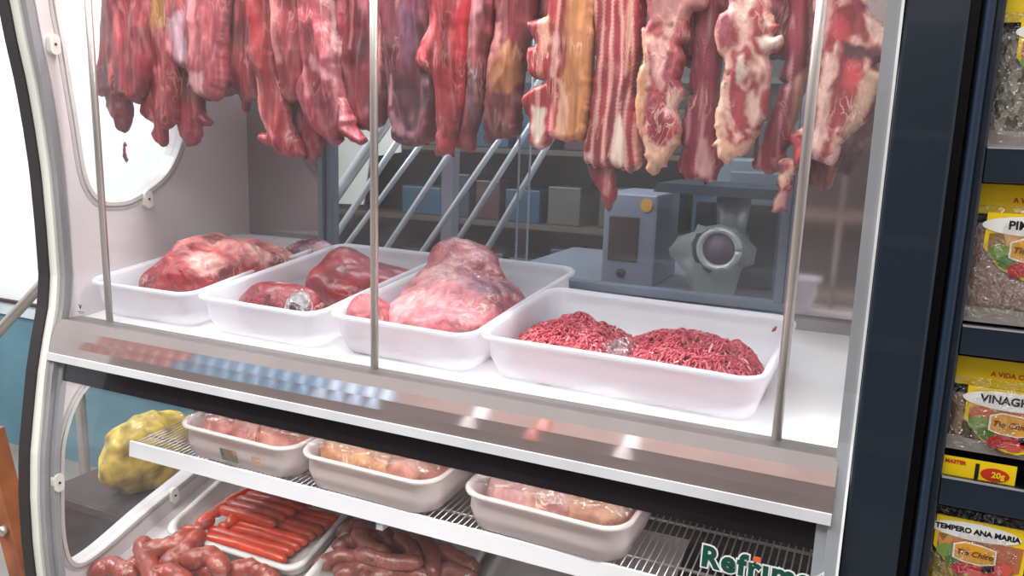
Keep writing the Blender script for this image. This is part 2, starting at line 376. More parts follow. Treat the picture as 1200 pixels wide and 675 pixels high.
bmbox(bm, wx0, wx1, YB-.012, YB+.03, wz0, wz0+.010); bmbox(bm, wx0, wx1, YB-.003, YB+.03, wz0+.012, wz0+.027)
wf = cp(link_bm('window_frame', bm, MT['winframe']))
cp(box('kerb', wx1, XR, YB-.02, YB, zb-.004, zb+.018, MT['grey_gasket']))
cp(box('sliding_pane', wx0+.02, xa(617, 250), YB+.006, YB+.010, wz0+.02, wz1, MT['cleargr']))
cp(box('sliding_pane', xa(602, 250), wx1-.02, YB+.016, YB+.020, wz0+.02, wz1, MT['cleargr']))
for px, yy in ((617, YB+.005), (602, YB+.015)):
    cp(box('pane_edge', xa(px, 250)-.0012, xa(px, 250)+.0012, yy, yy+.006, wz0+.02, wz1, plain('glass_edge', '#9fb3bd', .3)))
# sticker on the lower left of the upper glass
def text_mesh(name, body, size, mat, extr=.0002, off=0., shear=0., spacing=1., align='CENTER'):
    cu = bpy.data.curves.new(name, 'FONT'); cu.body = body; cu.size = size; cu.extrude = extr; cu.offset = off; cu.shear = shear
    cu.space_character = spacing; cu.align_x = align; cu.align_y = 'CENTER'; cu.resolution_u = 3
    tmp = bpy.data.objects.new('tmp', cu); C.objects.link(tmp); dg = bpy.context.evaluated_depsgraph_get()
    me = bpy.data.meshes.new_from_object(tmp.evaluated_get(dg)); bpy.data.objects.remove(tmp); me.materials.clear(); me.materials.append(mat)
    o = bpy.data.objects.new(name, me); C.objects.link(o); return o
def place_text(o, loc, parent, tilt=0., roll=0.):
    o.matrix_world = Matrix.Translation(loc) @ Matrix.Rotation(roll, 4, 'Y') @ Matrix.Rotation(pi/2+tilt, 4, 'X'); return under(o, parent)
blk = plain('black_ink', '#15151a', .5)
p = aty(94, 360, 1.012)
place_text(text_mesh('maker_sticker', 'V', .012, blk, off=.0004), p, upglass)
bm = bmesh.new(); bmbox(bm, p.x-.009, p.x+.009, p.y, p.y+.0004, p.z-.0095, p.z-.0085); bmbox(bm, p.x-.006, p.x+.006, p.y, p.y+.0004, p.z-.0125, p.z-.0118)
cp(link_bm('sticker_line', bm, blk), upglass)
# lettering on the lower glass
lp = aty(895, 671, .958)
gr = plain('green_letters', '#0f4a3a', .4); wh = plain('white_outline', '#e8eaea', .4); org = plain('orange_dot', '#ee6a2a', .4)
def logo(mat, off, dy, word, nm, parent, dx=0, dz=0):
    t = text_mesh(nm, word, .036, mat, extr=.0001, off=off, spacing=1.16, align='LEFT')
    return place_text(t, Vector((lp.x-.0755+dx, lp.y-dy, lp.z+.0035+dz)), parent, tilt=radians(-8))
word = logo(gr, .0015, .0035, 'Refr\u0131mate', 'letters', lowglass)
logo(wh, .0034, .0030, 'Refr\u0131mate', 'letter_outline', word)
# lower chamber
cp(prism('lower_floor', [(.965, lowz(.965)), (YB, lowz(YB)), (YB, lowz(YB)-.02), (.965, lowz(.965)-.02)], 'x', XL, XR, MT['inner']))
cp(box('lower_back', XL, XR, YB, YB+.03, CZ-1.2, zb-.03, plain('dark_cold_wall', '#3b3234', .4)))
cp(prism('front_sill', [(.952, CZ-1.25), (.952, CZ-1.0), (.975, CZ-.93), (.99, CZ-.95), (.99, CZ-1.25)], 'x', XL, XR, MT['alu']))

# orange dot over the letter i
for q in [aty(887, 656, .9545)]:
    bm = bmesh.new(); bmbox(bm, q.x-.0042, q.x+.0042, q.y, q.y+.0006, q.z-.0030, q.z+.0036); under(link_bm('orange_dot', bm, org), word)

cp(prism('dark_floor_sheet', [(.97, lowz(.97)+.002), (YB-.002, lowz(YB)+.002), (YB-.002, lowz(YB)), (.97, lowz(.97))], 'x', -.285, XR-.001, plain('dark_sheet', '#2b2224', .6)))  # plain dark sheet added over the right end of the lower floor
# ------------------------------------------------------------------ wire shelf
shelf = thing('wire_shelf', 'chrome wire shelf with long white price rail in the lower chamber', 'shelf', (-.7, 1.2, SHZ))
y0 = 1.12
V = []; F = []
nn = int((XR-XL-.04)/.0115)
for i in range(nn):
    x = XL+.02+i*.0115
    tube_geo([(x, y0+.006, SHZ), (x, 1.47, SHZ+.02)], .0013, 6, V, F)
for yy in (1.17, 1.30, 1.47):
    tube_geo([(XL+.012, yy, SHZ-.003+.02*(yy-1.12)/.35), (XR-.012, yy, SHZ-.003+.02*(yy-1.12)/.35)], .0028, 8, V, F)
under(mesh_obj('wire_grid', V, F, MT['wire']), shelf)
rz1, rz0 = CZ-.582*1.12+.001, CZ-.609*1.12
rail = under(prism('price_rail', [(y0, rz1), (y0+.004, rz1+.001), (y0+.004, SHZ-.004), (y0+.004, rz0), (y0-.003, rz0)], 'x', XL+.012, XR-.006, MT['whitepl']), shelf)
bp_ = aty(458, 630, y0+.05)
bk = under(box('bracket', bp_.x-.012, bp_.x+.012, y0+.005, y0+.04, rz0-.018, SHZ-.004, MT['whitepl']), shelf)
under(box('bracket_slot', bp_.x-.016, bp_.x-.002, y0+.001, y0+.005, rz0-.016, rz0+.001, MT['blackgap']), bk)
box_ = box

# ------------------------------------------------------------------ trays
def make_tray(name, w, d, h, mat, rc=.035, taper=.022, lip=.009, th=.0022, bow=0.):
    """rounded-rectangle tub; origin at centre of its base"""
    def ring(hw, hd, r, z, wav=0):
        out = []; r = min(r, hw, hd)
        for cx, cy, a0 in ((hw-r, hd-r, 0), (-hw+r, hd-r, pi/2), (-hw+r, -hd+r, pi), (hw-r, -hd+r, 3*pi/2)):
            for k in range(7):
                a = a0+k*pi/12; out.append(Vector((cx+r*cos(a), cy+r*sin(a), z)))
            # straight side midpoints
        # densify straight sides
        dense = []
        n = len(out)
        for i in range(n):
            a, b = out[i], out[(i+1) % n]; dense.append(a)
            if (b-a).length > .05:
                for q in range(1, 6): dense.append(a.lerp(b, q/6))
        for v in dense:
            # long sides bow inwards a touch where the plastic is soft
            v.y += bow*(1-(v.x/hw)**2)*(1 if v.y > 0 else -1)*-1*(z/h if z > 0 else 0)
        return dense
    W, D = w/2, d/2
    prof = [(W-taper-.012, D-taper-.012, 0.0), (W-taper, D-taper, .005), (W-taper*.55, D-taper*.55, h*.45), (W-taper*.15-lip, D-taper*.15-lip, h*.9), (W-lip*.8, D-lip*.8, h-.001), (W-.003, D-.003, h+.0005),
            (W, D, h-.003), (W-.0005, D-.0005, h-.007), (W-.0025, D-.0025, h-.007), (W-.0025, D-.0025, h-.003), (W-lip*.8+th*.3, D-lip*.8+th*.3, h-.0035)]
    outer = [(W-taper*.15-lip+th, D-taper*.15-lip+th, h*.88), (W-taper*.55+th, D-taper*.55+th, h*.45), (W-taper+th, D-taper+th, .004-.001), (W-taper-.010, D-taper-.010, -th)]
    seq = prof+outer
    # keep base at z=0: shift up by th
    rings = [ring(a, b, rc-(W-a)*.25, z+th) for a, b, z in seq]
    n = len(rings[0]); V = [v for r in rings for v in r]; F = []
    for i in range(len(rings)-1):
        for k in range(n): F.append((i*n+k, i*n+(k+1) % n, (i+1)*n+(k+1) % n, (i+1)*n+k))
    F.append(tuple(range(n))); F.append(tuple((len(rings)-1)*n+k for k in range(n))[::-1])
    me = bpy.data.meshes.new(name); me.from_pydata([tuple(v) for v in V], [], F); me.update()
    bm = bmesh.new(); bm.from_mesh(me); bmesh.ops.recalc_face_normals(bm, faces=bm.faces); bm.to_mesh(me); bm.free()
    for p in me.polygons: p.use_smooth = len(p.vertices) == 4
    me.materials.append(mat)
    return me
big = make_tray('meat_tray', .428, .282, .072, MT['tray'], bow=.004)
def put(name, me, cx, cy, zfun, k, rot, label, cat, group=None, lift=.0005):
    o = bpy.data.objects.new(name, me); C.objects.link(o)
    o.matrix_world = Matrix.Translation((cx, cy, zfun(cy)+lift)) @ Matrix.Rotation(math.atan(k), 4, 'X') @ Matrix.Rotation(rot, 4, 'Z')
    tag(o, label, cat, group); return o
G = 'white meat trays on the display deck'
T1 = put('meat_tray', big, -1.246, 1.262, deckz, DK, radians(90+1), 'white plastic tray at the left end under a big fatty beef joint', 'tray', G)
T1.scale = (1, .94, 1)
T2 = put('meat_tray', big, -.962, 1.262, deckz, DK, radians(90-1.5), 'white plastic tray holding a liver-red slab and a wrapped roast', 'tray', G)
T3 = put('meat_tray', big, -.675, 1.268, deckz, DK, radians(90-2.2), 'white plastic tray filled by a large pale pink beef joint', 'tray', G)
T4 = put('meat_tray', big, -.326, 1.194, deckz, DK, radians(-2), 'wide white plastic tray holding two mounds of minced beef', 'tray', G)

# ------------------------------------------------------------------ flesh builders
def fbm(p, s, o=3):
    return noise.fractal(Vector(p)*s, 1.0, 2.0, o)
def edge_dist(p, poly):
    best = 1e9; inside = False; n = len(poly)
    x, y = p
    for i in range(n):
        x1, y1 = poly[i]; x2, y2 = poly[(i+1) % n]
        dx, dy = x2-x1, y2-y1; L2 = dx*dx+dy*dy
        t = max(0, min(1, ((x-x1)*dx+(y-y1)*dy)/L2)) if L2 else 0
        d = (x-x1-t*dx)**2+(y-y1-t*dy)**2
        if d < best: best = d
        if (y1 > y) != (y2 > y) and x < (x2-x1)*(y-y1)/(y2-y1)+x1: inside = not inside
    return sqrt(best) if inside else -sqrt(best)
def lerp3(a, b, t): return (a[0]+(b[0]-a[0])*t, a[1]+(b[1]-a[1])*t, a[2]+(b[2]-a[2])*t)
def mixcol(c1, c2, v, amt): return lerp3(c1, c2, max(0, min(1, v))*amt)
def slab(name, px, Y, T, base, mat, regions=(), seed=0, step=.0032, round_=.02, folds=.006, fscale=(22, 7), jag=.0018, dark=None, lean=0., stripes=None):
    """a cut of meat: outline px (image) taken to its own distance Y, thickness T, rounded rim, folded surface front and back"""
    if mat is LEAN:
        mx_ = sum(p[0] for p in px)/len(px); px = [(mx_+(x-mx_)*(1.13 if y < 80 else 1.05), y) for x, y in px]
    poly = [aty(x, y, Y) for x, y in px]; poly = [(p.x, p.z) for p in poly]
    if mat is RIB or mat is CUT: round_ = min(round_, .010); folds *= .5; jag *= 1.9; T *= .75
    elif mat is LEAN: round_ = .020; jag *= 1.5; base, dark = base, dark
    # subdivide and roughen outline
    out = []; n = len(poly)
    for i in range(n):
        p0, p1, p2, p3 = [Vector(poly[(i+j) % n]) for j in (-1, 0, 1, 2)]
        m = max(1, int((p2-p1).length/(step*1.3)))
        for k in range(m):
            t = k/m; q = .5*((2*p1)+(p2-p0)*t+(2*p0-5*p1+4*p2-p3)*t*t+(3*p1-p0-3*p2+p3)*t**3)
            a = jag*(1 if (p2-p1).length < .15 else .4)
            a *= 1.9 if q.y < min(pp[1] for pp in poly)+.05 else .7
            q = Vector((q.x+a*(1.1*fbm((q.x, seed, q.y), 28)+.7*fbm((q.x, seed, q.y), 120)), q.y+a*(1.1*fbm((q.x+9, seed, q.y), 28)+.7*fbm((q.x+9, seed, q.y), 120)))); out.append(q)
    poly = [(q.x, q.y) for q in out]
    regs = []
    for rp, col, soft in regions:
        regs.append(([(aty(x, y, Y).x, aty(x, y, Y).z) for x, y in rp], srgb(col), soft))
    x0 = min(p[0] for p in poly); x1 = max(p[0] for p in poly); z0 = min(p[1] for p in poly); z1 = max(p[1] for p in poly)
    pts = [Vector(p) for p in poly]; nb = len(pts); dist = [0.]*nb
    j = 0; zz = z0
    while zz <= z1:
        xx = x0+(step/2 if j % 2 else 0)
        while xx <= x1:
            d = edge_dist((xx, zz), poly)
            if d > step*.55: pts.append(Vector((xx, zz))); dist.append(d)
            xx += step
        zz += step*.88; j += 1
    vo, eo, fo, ov, oe, of = geometry.delaunay_2d_cdt(pts, [(i, (i+1) % nb) for i in range(nb)], [], 1, 1e-6)
    dd = []
    for k, src in enumerate(ov):
        dd.append(dist[src[0]] if src else 0)
    c1 = srgb(base); c2 = srgb(dark) if dark else tuple(v*.55 for v in c1)
    if mat is LEAN: c1 = tuple(v*.80 for v in c1); c2 = tuple(v*.75 for v in c2)
    V = []; cols = []; front = []; back = []
    def colour(x, z, sgn):
        v = fbm((x*1.0, seed*3.1, z*.5), 26)
        c = lerp3(c1, c2, max(0, min(1, .35+v*1.1)))
        if stripes:
            fr, wd, sc = stripes
            s = sin((x+.010*fbm((x, seed, z*.6), 9))*fr+seed)+.9*fbm((x, seed+5, z*.10), 110)
            if s > wd: c = lerp3(c, srgb(sc), min(1, (s-wd)*2.2))
        if mat is LEAN:
            k_ = 1-abs(fbm((x*1.8, seed+7, z*.35), 15, 3))*3.2
            if k_ > .6: c = lerp3(c, srgb('#cf8f90'), min(1, (k_-.6)*1.6)*.42)
        elif mat is CUT:
            k_ = 1-abs(fbm((x, seed+7, z*.6), 24, 3))*3.0
            if k_ > .45: c = lerp3(c, srgb('#e3b9a8'), min(1, (k_-.45)*2.6)*.85)
            k_ = fbm((x, seed+12, z), 42, 2)
            if k_ > .22: c = lerp3(c, srgb('#8c2630'), min(1, (k_-.22)*5)*.8)
        for rp, col, soft in regs:
            e = edge_dist((x, z), rp)+(.0012+soft*.45)*fbm((x, seed+2, z*.5), 75)
            t = max(0, min(1, .5+e/(soft*.6))) if soft else (1 if e > 0 else 0)
            if t: c = lerp3(c, lerp3(col, tuple(q*.82 for q in col), max(0, min(1, .5+v))), t)
        return c
    for k, q in enumerate(vo):
        d = dd[k]; t = min(d/round_, 1); h = T/2*sqrt(max(0, 1-(1-t)**2))
        e = min(d/.012, 1)
        f = folds*(fbm((q.x*fscale[0]/10, seed, q.y*fscale[1]/16), 10)*1.3+.9*(.5-abs(fbm((q.x*1.6, seed+4, q.y*.35), 16, 2))*2.2)+.22*fbm((q.x, seed+1, q.y*.35), 80))*e
        y = Y+lean*(z1-q.y)
        V.append((q.x, y-h-f-folds*.2*e, q.y)); front.append(len(V)-1); cols.append(colour(q.x, q.y, 1))
    rim = set(i for i in range(len(vo)) if dd[i] == 0)
    for k, q in enumerate(vo):
        if k in rim: back.append(front[k]); continue
        d = dd[k]; t = min(d/round_, 1); h = T/2*sqrt(max(0, 1-(1-t)**2)); y = Y+lean*(z1-q.y)
        V.append((q.x, y+h, q.y)); back.append(len(V)-1); cols.append(cols[front[k]])
    F = [tuple(front[i] for i in f) for f in fo]+[tuple(back[i] for i in f)[::-1] for f in fo]
    F2 = []
    for f in F:
        F2.append(f)
    # orient front towards -y
    a, b, c = [Vector(V[i]) for i in F2[0][:3]]
    if (b-a).cross(c-a).y > 0: F2 = [f[::-1] for f in F2]
    return mesh_obj(name, V, F2, mat, cols=cols)

def chunk(name, blobs, mat, base, dark, regions=(), seed=0, rough=.006, rs=14, zfloor=None, sub=5, ctr=None, fatdir=None, pinch=.012):
    """a joint of meat: smooth union of ellipsoids (centre, radii, z-rotation) with a wrinkled surface resting on zfloor(y)"""
    ctr = Vector(ctr) if ctr else sum((Vector(b[0]) for b in blobs), Vector())/len(blobs)
    inv = []
    for c, r, a in blobs: inv.append((Vector(c), Vector(r), cos(-a), sin(-a), min(r)))
    def f(p):
        s = 0; K = .016
        vals = []
        for c, r, ca, sa, mr in inv:
            q = p-c; x = q.x*ca-q.y*sa; y = q.x*sa+q.y*ca
            vals.append((sqrt((x/r.x)**2+(y/r.y)**2+(q.z/r.z)**2)-1)*mr)
        m = min(vals)
        return m-K*math.log(sum(math.exp(-(v-m)/K) for v in vals))
    bm = bmesh.new(); bmesh.ops.create_icosphere(bm, subdivisions=sub, radius=1); bm.normal_update()
    cols = []; c1 = srgb(base); c2 = srgb(dark)
    regs = [(Vector(c), r, srgb(h)) for c, r, h in regions]
    for v in bm.verts:
        d = v.co.normalized(); lo, hi = .003, .5
        for _ in range(22):
            mid = (lo+hi)/2
            if f(ctr+d*mid) < 0: lo = mid
            else: hi = mid
        p = ctr+d*lo
        nz = fbm(p+Vector((seed, 0, 0)), rs, 4); rdg = 1-abs(fbm(p+Vector((0, seed, 4)), rs*.7, 2))*2.2
        p += d*(rough*nz+rough*.8*min(rdg, .6))
        if zfloor is not None:
            zf = zfloor(p.y)+.0032
            if p.z < zf: p.z = zf
        v.co = p
        t = max(0, min(1, .45+1.1*fbm(p+Vector((seed*2, 1, 1)), 20)))
        c = lerp3(c1, c2, t)
        if fatdir:
            fd, col, thr, w_ = fatdir
            s = d.dot(Vector(fd).normalized())+.5*fbm(p+Vector((7, seed, 2)), 18)
            c = lerp3(c, srgb(col), max(0, min(1, (s-thr)/w_)))
        for rc_, rr, col in regs:
            e = rr-(p-rc_).length+.4*rr*fbm(p+Vector((seed, 3, 8)), 30)
            c = lerp3(c, col, max(0, min(1, .5+e/(rr*.4))))
        cols.append(c)
    me = bpy.data.meshes.new(name); bm.to_mesh(me); bm.free()
    a = me.color_attributes.new('tone', 'FLOAT_COLOR', 'POINT')
    for i, c in enumerate(cols): a.data[i].color = (*c, 1)
    for p in me.polygons: p.use_smooth = True
    me.materials.append(mat); o = bpy.data.objects.new(name, me); C.objects.link(o); return o

LEAN = meat('lean_beef', .42, .14, 85, fatamt=.13, bump=.45, rough=.42, coat=.12)
RIB = meat('rib_beef', .40, .07, 120, fatamt=.3, bump=.4, fat='#e8b9a6', rough=.42, coat=.1)
CUT = meat('cut_face_beef', .26, .5, 110, fatamt=.22, bump=.4, fat='#f0cdbd', rough=.42, coat=.1)
JOINT = meat('joint_beef', .42, .8, 60, fatamt=.28, bump=.9, rough=.36, coat=.2)

# ------------------------------------------------------------------ hanging meat
HR = 'cuts of meat hanging from the rail'
hang = []
def hm(nm, label, px, Y, T, base, mat=LEAN, **k):
    o = slab(nm, px, Y, T, base, mat, seed=len(hang)+1, **k); tag(o, label, 'meat', HR); hang.append((o, Y)); return o
TOP = -62
hm('hanging_beef', 'far left hanging beef strip with torn lower tip over the oval window', [(128, TOP), (124, 20), (123, 65), (118, 84), (116, 100), (120, 114), (127, 113), (131, 124), (137, 140), (145, 154), (149, 148), (153, 130), (152, 118), (164, 122), (174, 108), (176, 60), (170, TOP)], 1.17, .036, '#a5303a', dark='#6e1c26',
   regions=[([(140, 10), (146, 10), (150, 60), (140, 100), (134, 100), (142, 55)], '#c4595c', .012)])
hm('hanging_beef', 'hanging beef with olive-yellow fat patch high on its face', [(158, TOP), (160, 60), (164, 100), (170, 118), (167, 130), (174, 140), (183, 147), (182, 160), (190, 173), (196, 168), (195, 155), (205, 148), (211, 138), (212, 100), (214, 50), (214, TOP)], 1.185, .034, '#b03a42', dark='#7c2029',
   regions=[([(176, -20), (216, -20), (213, 28), (196, 36), (180, 30)], '#9a6a34', .02), ([(190, 80), (196, 78), (200, 120), (190, 130)], '#cf6c6c', .01)])
hm('hanging_beef', 'pale silverskin-covered beef hanging third from the left', [(206, TOP), (204, 40), (206, 70), (222, 85), (226, 105), (235, 114), (248, 118), (258, 115), (265, 104), (266, 80), (264, 40), (262, TOP)], 1.165, .038, '#b4505a', dark='#7f2b38',
   regions=[([(205, 20), (222, 15), (228, 75), (214, 72)], '#b9939e', .015), ([(226, 86), (250, 86), (250, 110), (234, 110)], '#d59a9a', .012), ([(228, TOP), (236, TOP), (238, 70), (234, 80), (230, 60)], '#c9787c', .008)])
hm('hanging_beef', 'ragged beef tail hanging lowest beside the oval window frame', [(212, -10), (209, 60), (208, 110), (211, 150), (218, 168), (222, 172), (232, 170), (237, 160), (237, 149), (244, 148), (246, 140), (240, 133), (238, 110), (242, 60), (240, -10)], 1.20, .03, '#a2323c', dark='#651a26')
hm('hanging_beef', 'narrow red beef cut with small drip-shaped tip, left group', [(250, TOP), (256, 30), (264, 80), (270, 100), (282, 116), (284, 130), (290, 132), (293, 120), (302, 116), (306, 90), (303, 30), (296, TOP)], 1.195, .032, '#a32f38', dark='#6a1a22')
hm('hanging_beef', 'bright red long beef strip ending in a curled foot', [(290, TOP), (297, 40), (296, 60), (303, 95), (305, 130), (315, 155), (304, 158), (305, 166), (318, 172), (332, 182), (350, 186), (356, 184), (352, 165), (342, 148), (338, 120), (328, 85), (325, 40), (326, TOP)], 1.165, .032, '#b62d33', dark='#841c24',
   regions=[([(303, 92), (307, 92), (312, 140), (330, 160), (326, 166), (306, 140)], '#d57c74', .006)])
hm('hanging_beef', 'dark beef strip tapering to a forked red point', [(320, TOP), (325, 60), (332, 100), (345, 140), (352, 160), (356, 175), (362, 190), (370, 188), (377, 176), (380, 160), (378, 130), (372, 60), (360, TOP)], 1.19, .03, '#93293a', dark='#571525')
hm('hanging_beef', 'rosy beef cut with a pale vertical fat edge, left group', [(322, TOP), (322, 30), (328, 70), (331, 105), (345, 122), (355, 110), (360, 60), (362, 20), (360, TOP)], 1.155, .032, '#ad3a44', dark='#7c2431',
   regions=[([(322, -20), (334, -20), (333, 40), (338, 75), (330, 75), (323, 35)], '#cd8180', .012)])
hm('hanging_beef', 'lumpy pink beef with pale sinew and three-lobed tip', [(362, TOP), (358, 50), (360, 80), (352, 100), (355, 120), (366, 145), (378, 160), (385, 166), (394, 172), (401, 168), (402, 160), (414, 168), (422, 170), (427, 163), (420, 155), (413, 140), (404, 110), (398, 80), (400, 30), (404, TOP)], 1.15, .04, '#b1404e', dark='#7b2537', folds=.01,
   regions=[([(389, 0), (394, 0), (396, 30), (404, 62), (400, 68), (392, 45)], '#dba2a2', .006), ([(372, 60), (380, 70), (395, 90), (390, 95), (375, 82)], '#d18c92', .012), ([(362, 80), (368, 78), (374, 110), (368, 120)], '#ca727c', .01)])
hm('hanging_beef', 'deep maroon beef hanging just left of the middle rod', [(398, TOP), (399, 40), (402, 80), (408, 115), (414, 140), (424, 150), (436, 154), (448, 142), (452, 118), (456, 112), (460, 60), (458, TOP)], 1.175, .034, '#8a2836', dark='#531422',
   regions=[([(416, 0), (422, 0), (418, 60), (414, 58)], '#c9777b', .006), ([(453, 20), (457, 20), (452, 112), (448, 108)], '#c98080', .005)])
hm('hanging_beef', 'purple-brown beef with silvery sinew right of the middle rod', [(455, TOP), (454, 60), (458, 110), (459, 140), (463, 160), (480, 170), (500, 168), (509, 160), (514, 120), (514, 60), (512, TOP)], 1.175, .04, '#772a3c', dark='#431427',
   regions=[([(460, 135), (468, 130), (480, 152), (498, 158), (494, 163), (474, 158)], '#ad737f', .012), ([(466, 88), (470, 86), (468, 125), (464, 125)], '#c08084', .005), ([(478, 10), (494, 10), (496, 60), (490, 80), (478, 60)], '#6d4058', .02)])
hm('hanging_beef', 'vivid crimson beef strip ending in a narrow double point', [(503, TOP), (506, 20), (497, 50), (492, 75), (502, 88), (509, 95), (512, 140), (512, 178), (516, 182), (525, 180), (530, 187), (533, 182), (532, 165), (541, 125), (546, 60), (548, TOP)], 1.15, .034, '#b1222f', dark='#8a1722',
   regions=[([(508, 10), (516, 4), (512, 60), (498, 80), (496, 70), (506, 40)], '#d8565c', .012)])
hm('hanging_beef', 'beef cut with cream fat cap beside the crimson strip', [(542, TOP), (545, 60), (548, 95), (542, 130), (534, 162), (540, 174), (550, 180), (557, 172), (561, 150), (570, 110), (574, 60), (580, 30), (578, TOP)], 1.17, .036, '#99353f', dark='#63222d',
   regions=[([(545, -20), (572, -20), (566, 40), (556, 60), (550, 50), (545, 20)], '#d7969a', .018), ([(556, 90), (566, 80), (562, 140), (556, 150)], '#7b5762', .014)])
hm('hanging_beef', 'maroon beef with ochre-brown fat patch left of the ribs', [(580, TOP), (583, 30), (576, 70), (571, 110), (568, 162), (588, 164), (605, 160), (611, 154), (612, 120), (617, 60), (624, 20), (626, TOP)], 1.165, .038, '#85262f', dark='#571720',
   regions=[([(584, 52), (600, 50), (612, 60), (613, 90), (608, 106), (592, 108), (573, 101), (577, 76)], '#a8683f', .012), ([(584, 30), (590, 28), (594, 54), (578, 88), (573, 96), (575, 74)], '#cd8078', .008)])
FATC, FATP, BONE = '#dfa488', '#dca39a', '#e6cdbd'
hm('hanging_rib_rack', 'chopped rib rack with thick orange-brown fat slab', [(640, TOP), (645, 12), (640, 20), (622, 25), (621, 35), (625, 45), (630, 52), (620, 58), (619, 70), (621, 85), (628, 93), (641, 96), (626, 102), (613, 115), (615, 130), (622, 150), (625, 172), (632, 178), (645, 175), (648, 165), (660, 166), (672, 168), (687, 160), (691, 140), (698, 60), (700, TOP)], 1.15, .05, '#a82c32', RIB, dark='#791a22', stripes=(260, .6, '#d98a80'),
   regions=[([(672, TOP), (705, TOP), (700, 60), (694, 130), (690, 165), (660, 168), (652, 160), (664, 130), (668, 60)], '#c68150', .01), ([(660, 95), (668, 100), (672, 130), (666, 165), (652, 162), (660, 130)], FATC, .006), ([(642, 20), (648, 18), (652, 48), (644, 70), (640, 50)], FATC, .006),
            ([(628, 125), (645, 128), (640, 160), (640, 176), (630, 174)], BONE, .008), ([(655, 40), (660, 40), (661, 75), (652, 95), (650, 88)], FATP, .005)])
hm('hanging_rib_rack', 'tall rib strip with long red and white fat stripes', [(699, TOP), (699, 60), (694, 110), (689, 150), (682, 182), (690, 192), (715, 196), (735, 197), (753, 190), (753, 150), (749, 100), (754, 40), (757, TOP)], 1.155, .048, '#9c2b38', RIB, dark='#741c28', stripes=(420, .25, '#dc9c92'),
   regions=[([(724, 150), (732, 120), (736, 195), (720, 194)], BONE, .006), ([(740, 0), (746, 0), (742, 80), (737, 90)], '#c99078', .006), ([(684, 178), (700, 182), (700, 194), (684, 190)], '#d8a39c', .008)])
hm('hanging_meat_scrap', 'ragged twist of red meat dangling under the striped rib', [(689, 188), (692, 208), (700, 220), (707, 238), (712, 246), (718, 240), (722, 228), (720, 205), (719, 189)], 1.165, .024, '#9a2d36', RIB, dark='#6d1c26', regions=[([(712, 195), (717, 200), (714, 230), (708, 225)], '#c9857f', .005)])
hm('hanging_chop', 'pale-fatted loin chop with pointed cream lower tip', [(757, TOP), (760, 25), (751, 35), (753, 70), (747, 90), (746, 140), (753, 165), (758, 195), (768, 208), (777, 200), (786, 180), (797, 165), (799, 140), (796, 122), (806, 112), (799, 95), (804, 70), (800, 52), (808, 45), (810, 15), (832, 5), (834, TOP)], 1.14, .045, '#b85a5c', CUT, dark='#98343c',
   regions=[([(757, 150), (765, 165), (783, 172), (800, 150), (800, 175), (768, 212), (755, 195)], '#e2b096', .008), ([(752, 40), (762, 40), (760, 100), (756, 160), (768, 200), (755, 185), (745, 140), (745, 90)], '#d99c78', .006),
            ([(762, 120), (772, 112), (785, 140), (784, 170), (772, 172), (762, 150)], '#96333f', .005), ([(766, 50), (782, 50), (790, 80), (780, 110), (770, 90)], '#d9a09a', .01), ([(784, 60), (797, 62), (800, 100), (788, 110), (782, 90)], '#8f3542', .006), ([(788, 115), (800, 112), (800, 122), (790, 122)], BONE, .004), ([(768, 0), (830, 0), (815, 20), (790, 22), (768, 26)], '#c98a86', .01)])
hm('hanging_rib_rack', 'ladder-notched rib strip hanging between the two loin chops', [(806, TOP), (812, 8), (809, 55), (801, 60), (802, 68), (810, 66), (806, 106), (814, 110), (806, 113), (800, 150), (796, 200), (815, 209), (835, 211), (846, 198), (843, 150), (846, 60), (844, TOP)], 1.165, .045, '#8c2f40', RIB, dark='#66202f', stripes=(300, .7, '#c08088'),
   regions=[([(823, 165), (832, 160), (838, 205), (822, 208)], '#cf9a96', .01)])
hm('hanging_chop', 'largest loin chop with cream fat rim, centre of the right group', [(850, TOP), (855, 5), (842, 20), (837, 40), (842, 60), (850, 75), (845, 100), (838, 135), (835, 160), (840, 180), (848, 195), (858, 193), (880, 175), (890, 160), (894, 145), (901, 132), (903, 100), (905, 78), (900, 66), (912, 62), (920, 50), (917, 40), (907, 42), (914, 30), (905, 18), (903, TOP)], 1.125, .048, '#b0434a', CUT, dark='#8d2c36',
   regions=[([(837, 140), (848, 140), (853, 165), (870, 172), (896, 148), (892, 165), (855, 200), (832, 180)], '#e4b296', .008), ([(846, 95), (852, 95), (850, 130), (856, 160), (848, 160), (838, 140)], '#deb09a', .005),
            ([(853, 90), (858, 90), (858, 130), (865, 155), (875, 160), (866, 166), (856, 150), (851, 120)], '#dfaa9c', .003), ([(860, 104), (870, 100), (882, 130), (880, 152), (868, 155), (860, 130)], '#ab3d46', .004), ([(842, 20), (856, 12), (862, 30), (860, 55), (850, 60), (840, 45)], '#9c4552', .008),
            ([(866, 8), (880, 10), (884, 40), (874, 55), (864, 40)], '#e2b3a5', .01), ([(874, 110), (886, 105), (894, 140), (884, 152)], '#e5bcae', .008), ([(888, 45), (918, 42), (918, 52), (900, 64)], BONE, .006), ([(836, 40), (842, 38), (848, 70), (852, 90), (846, 92), (838, 62)], FATC, .005), ([(868, 68), (874, 66), (875, 92), (868, 96)], BONE, .005)])
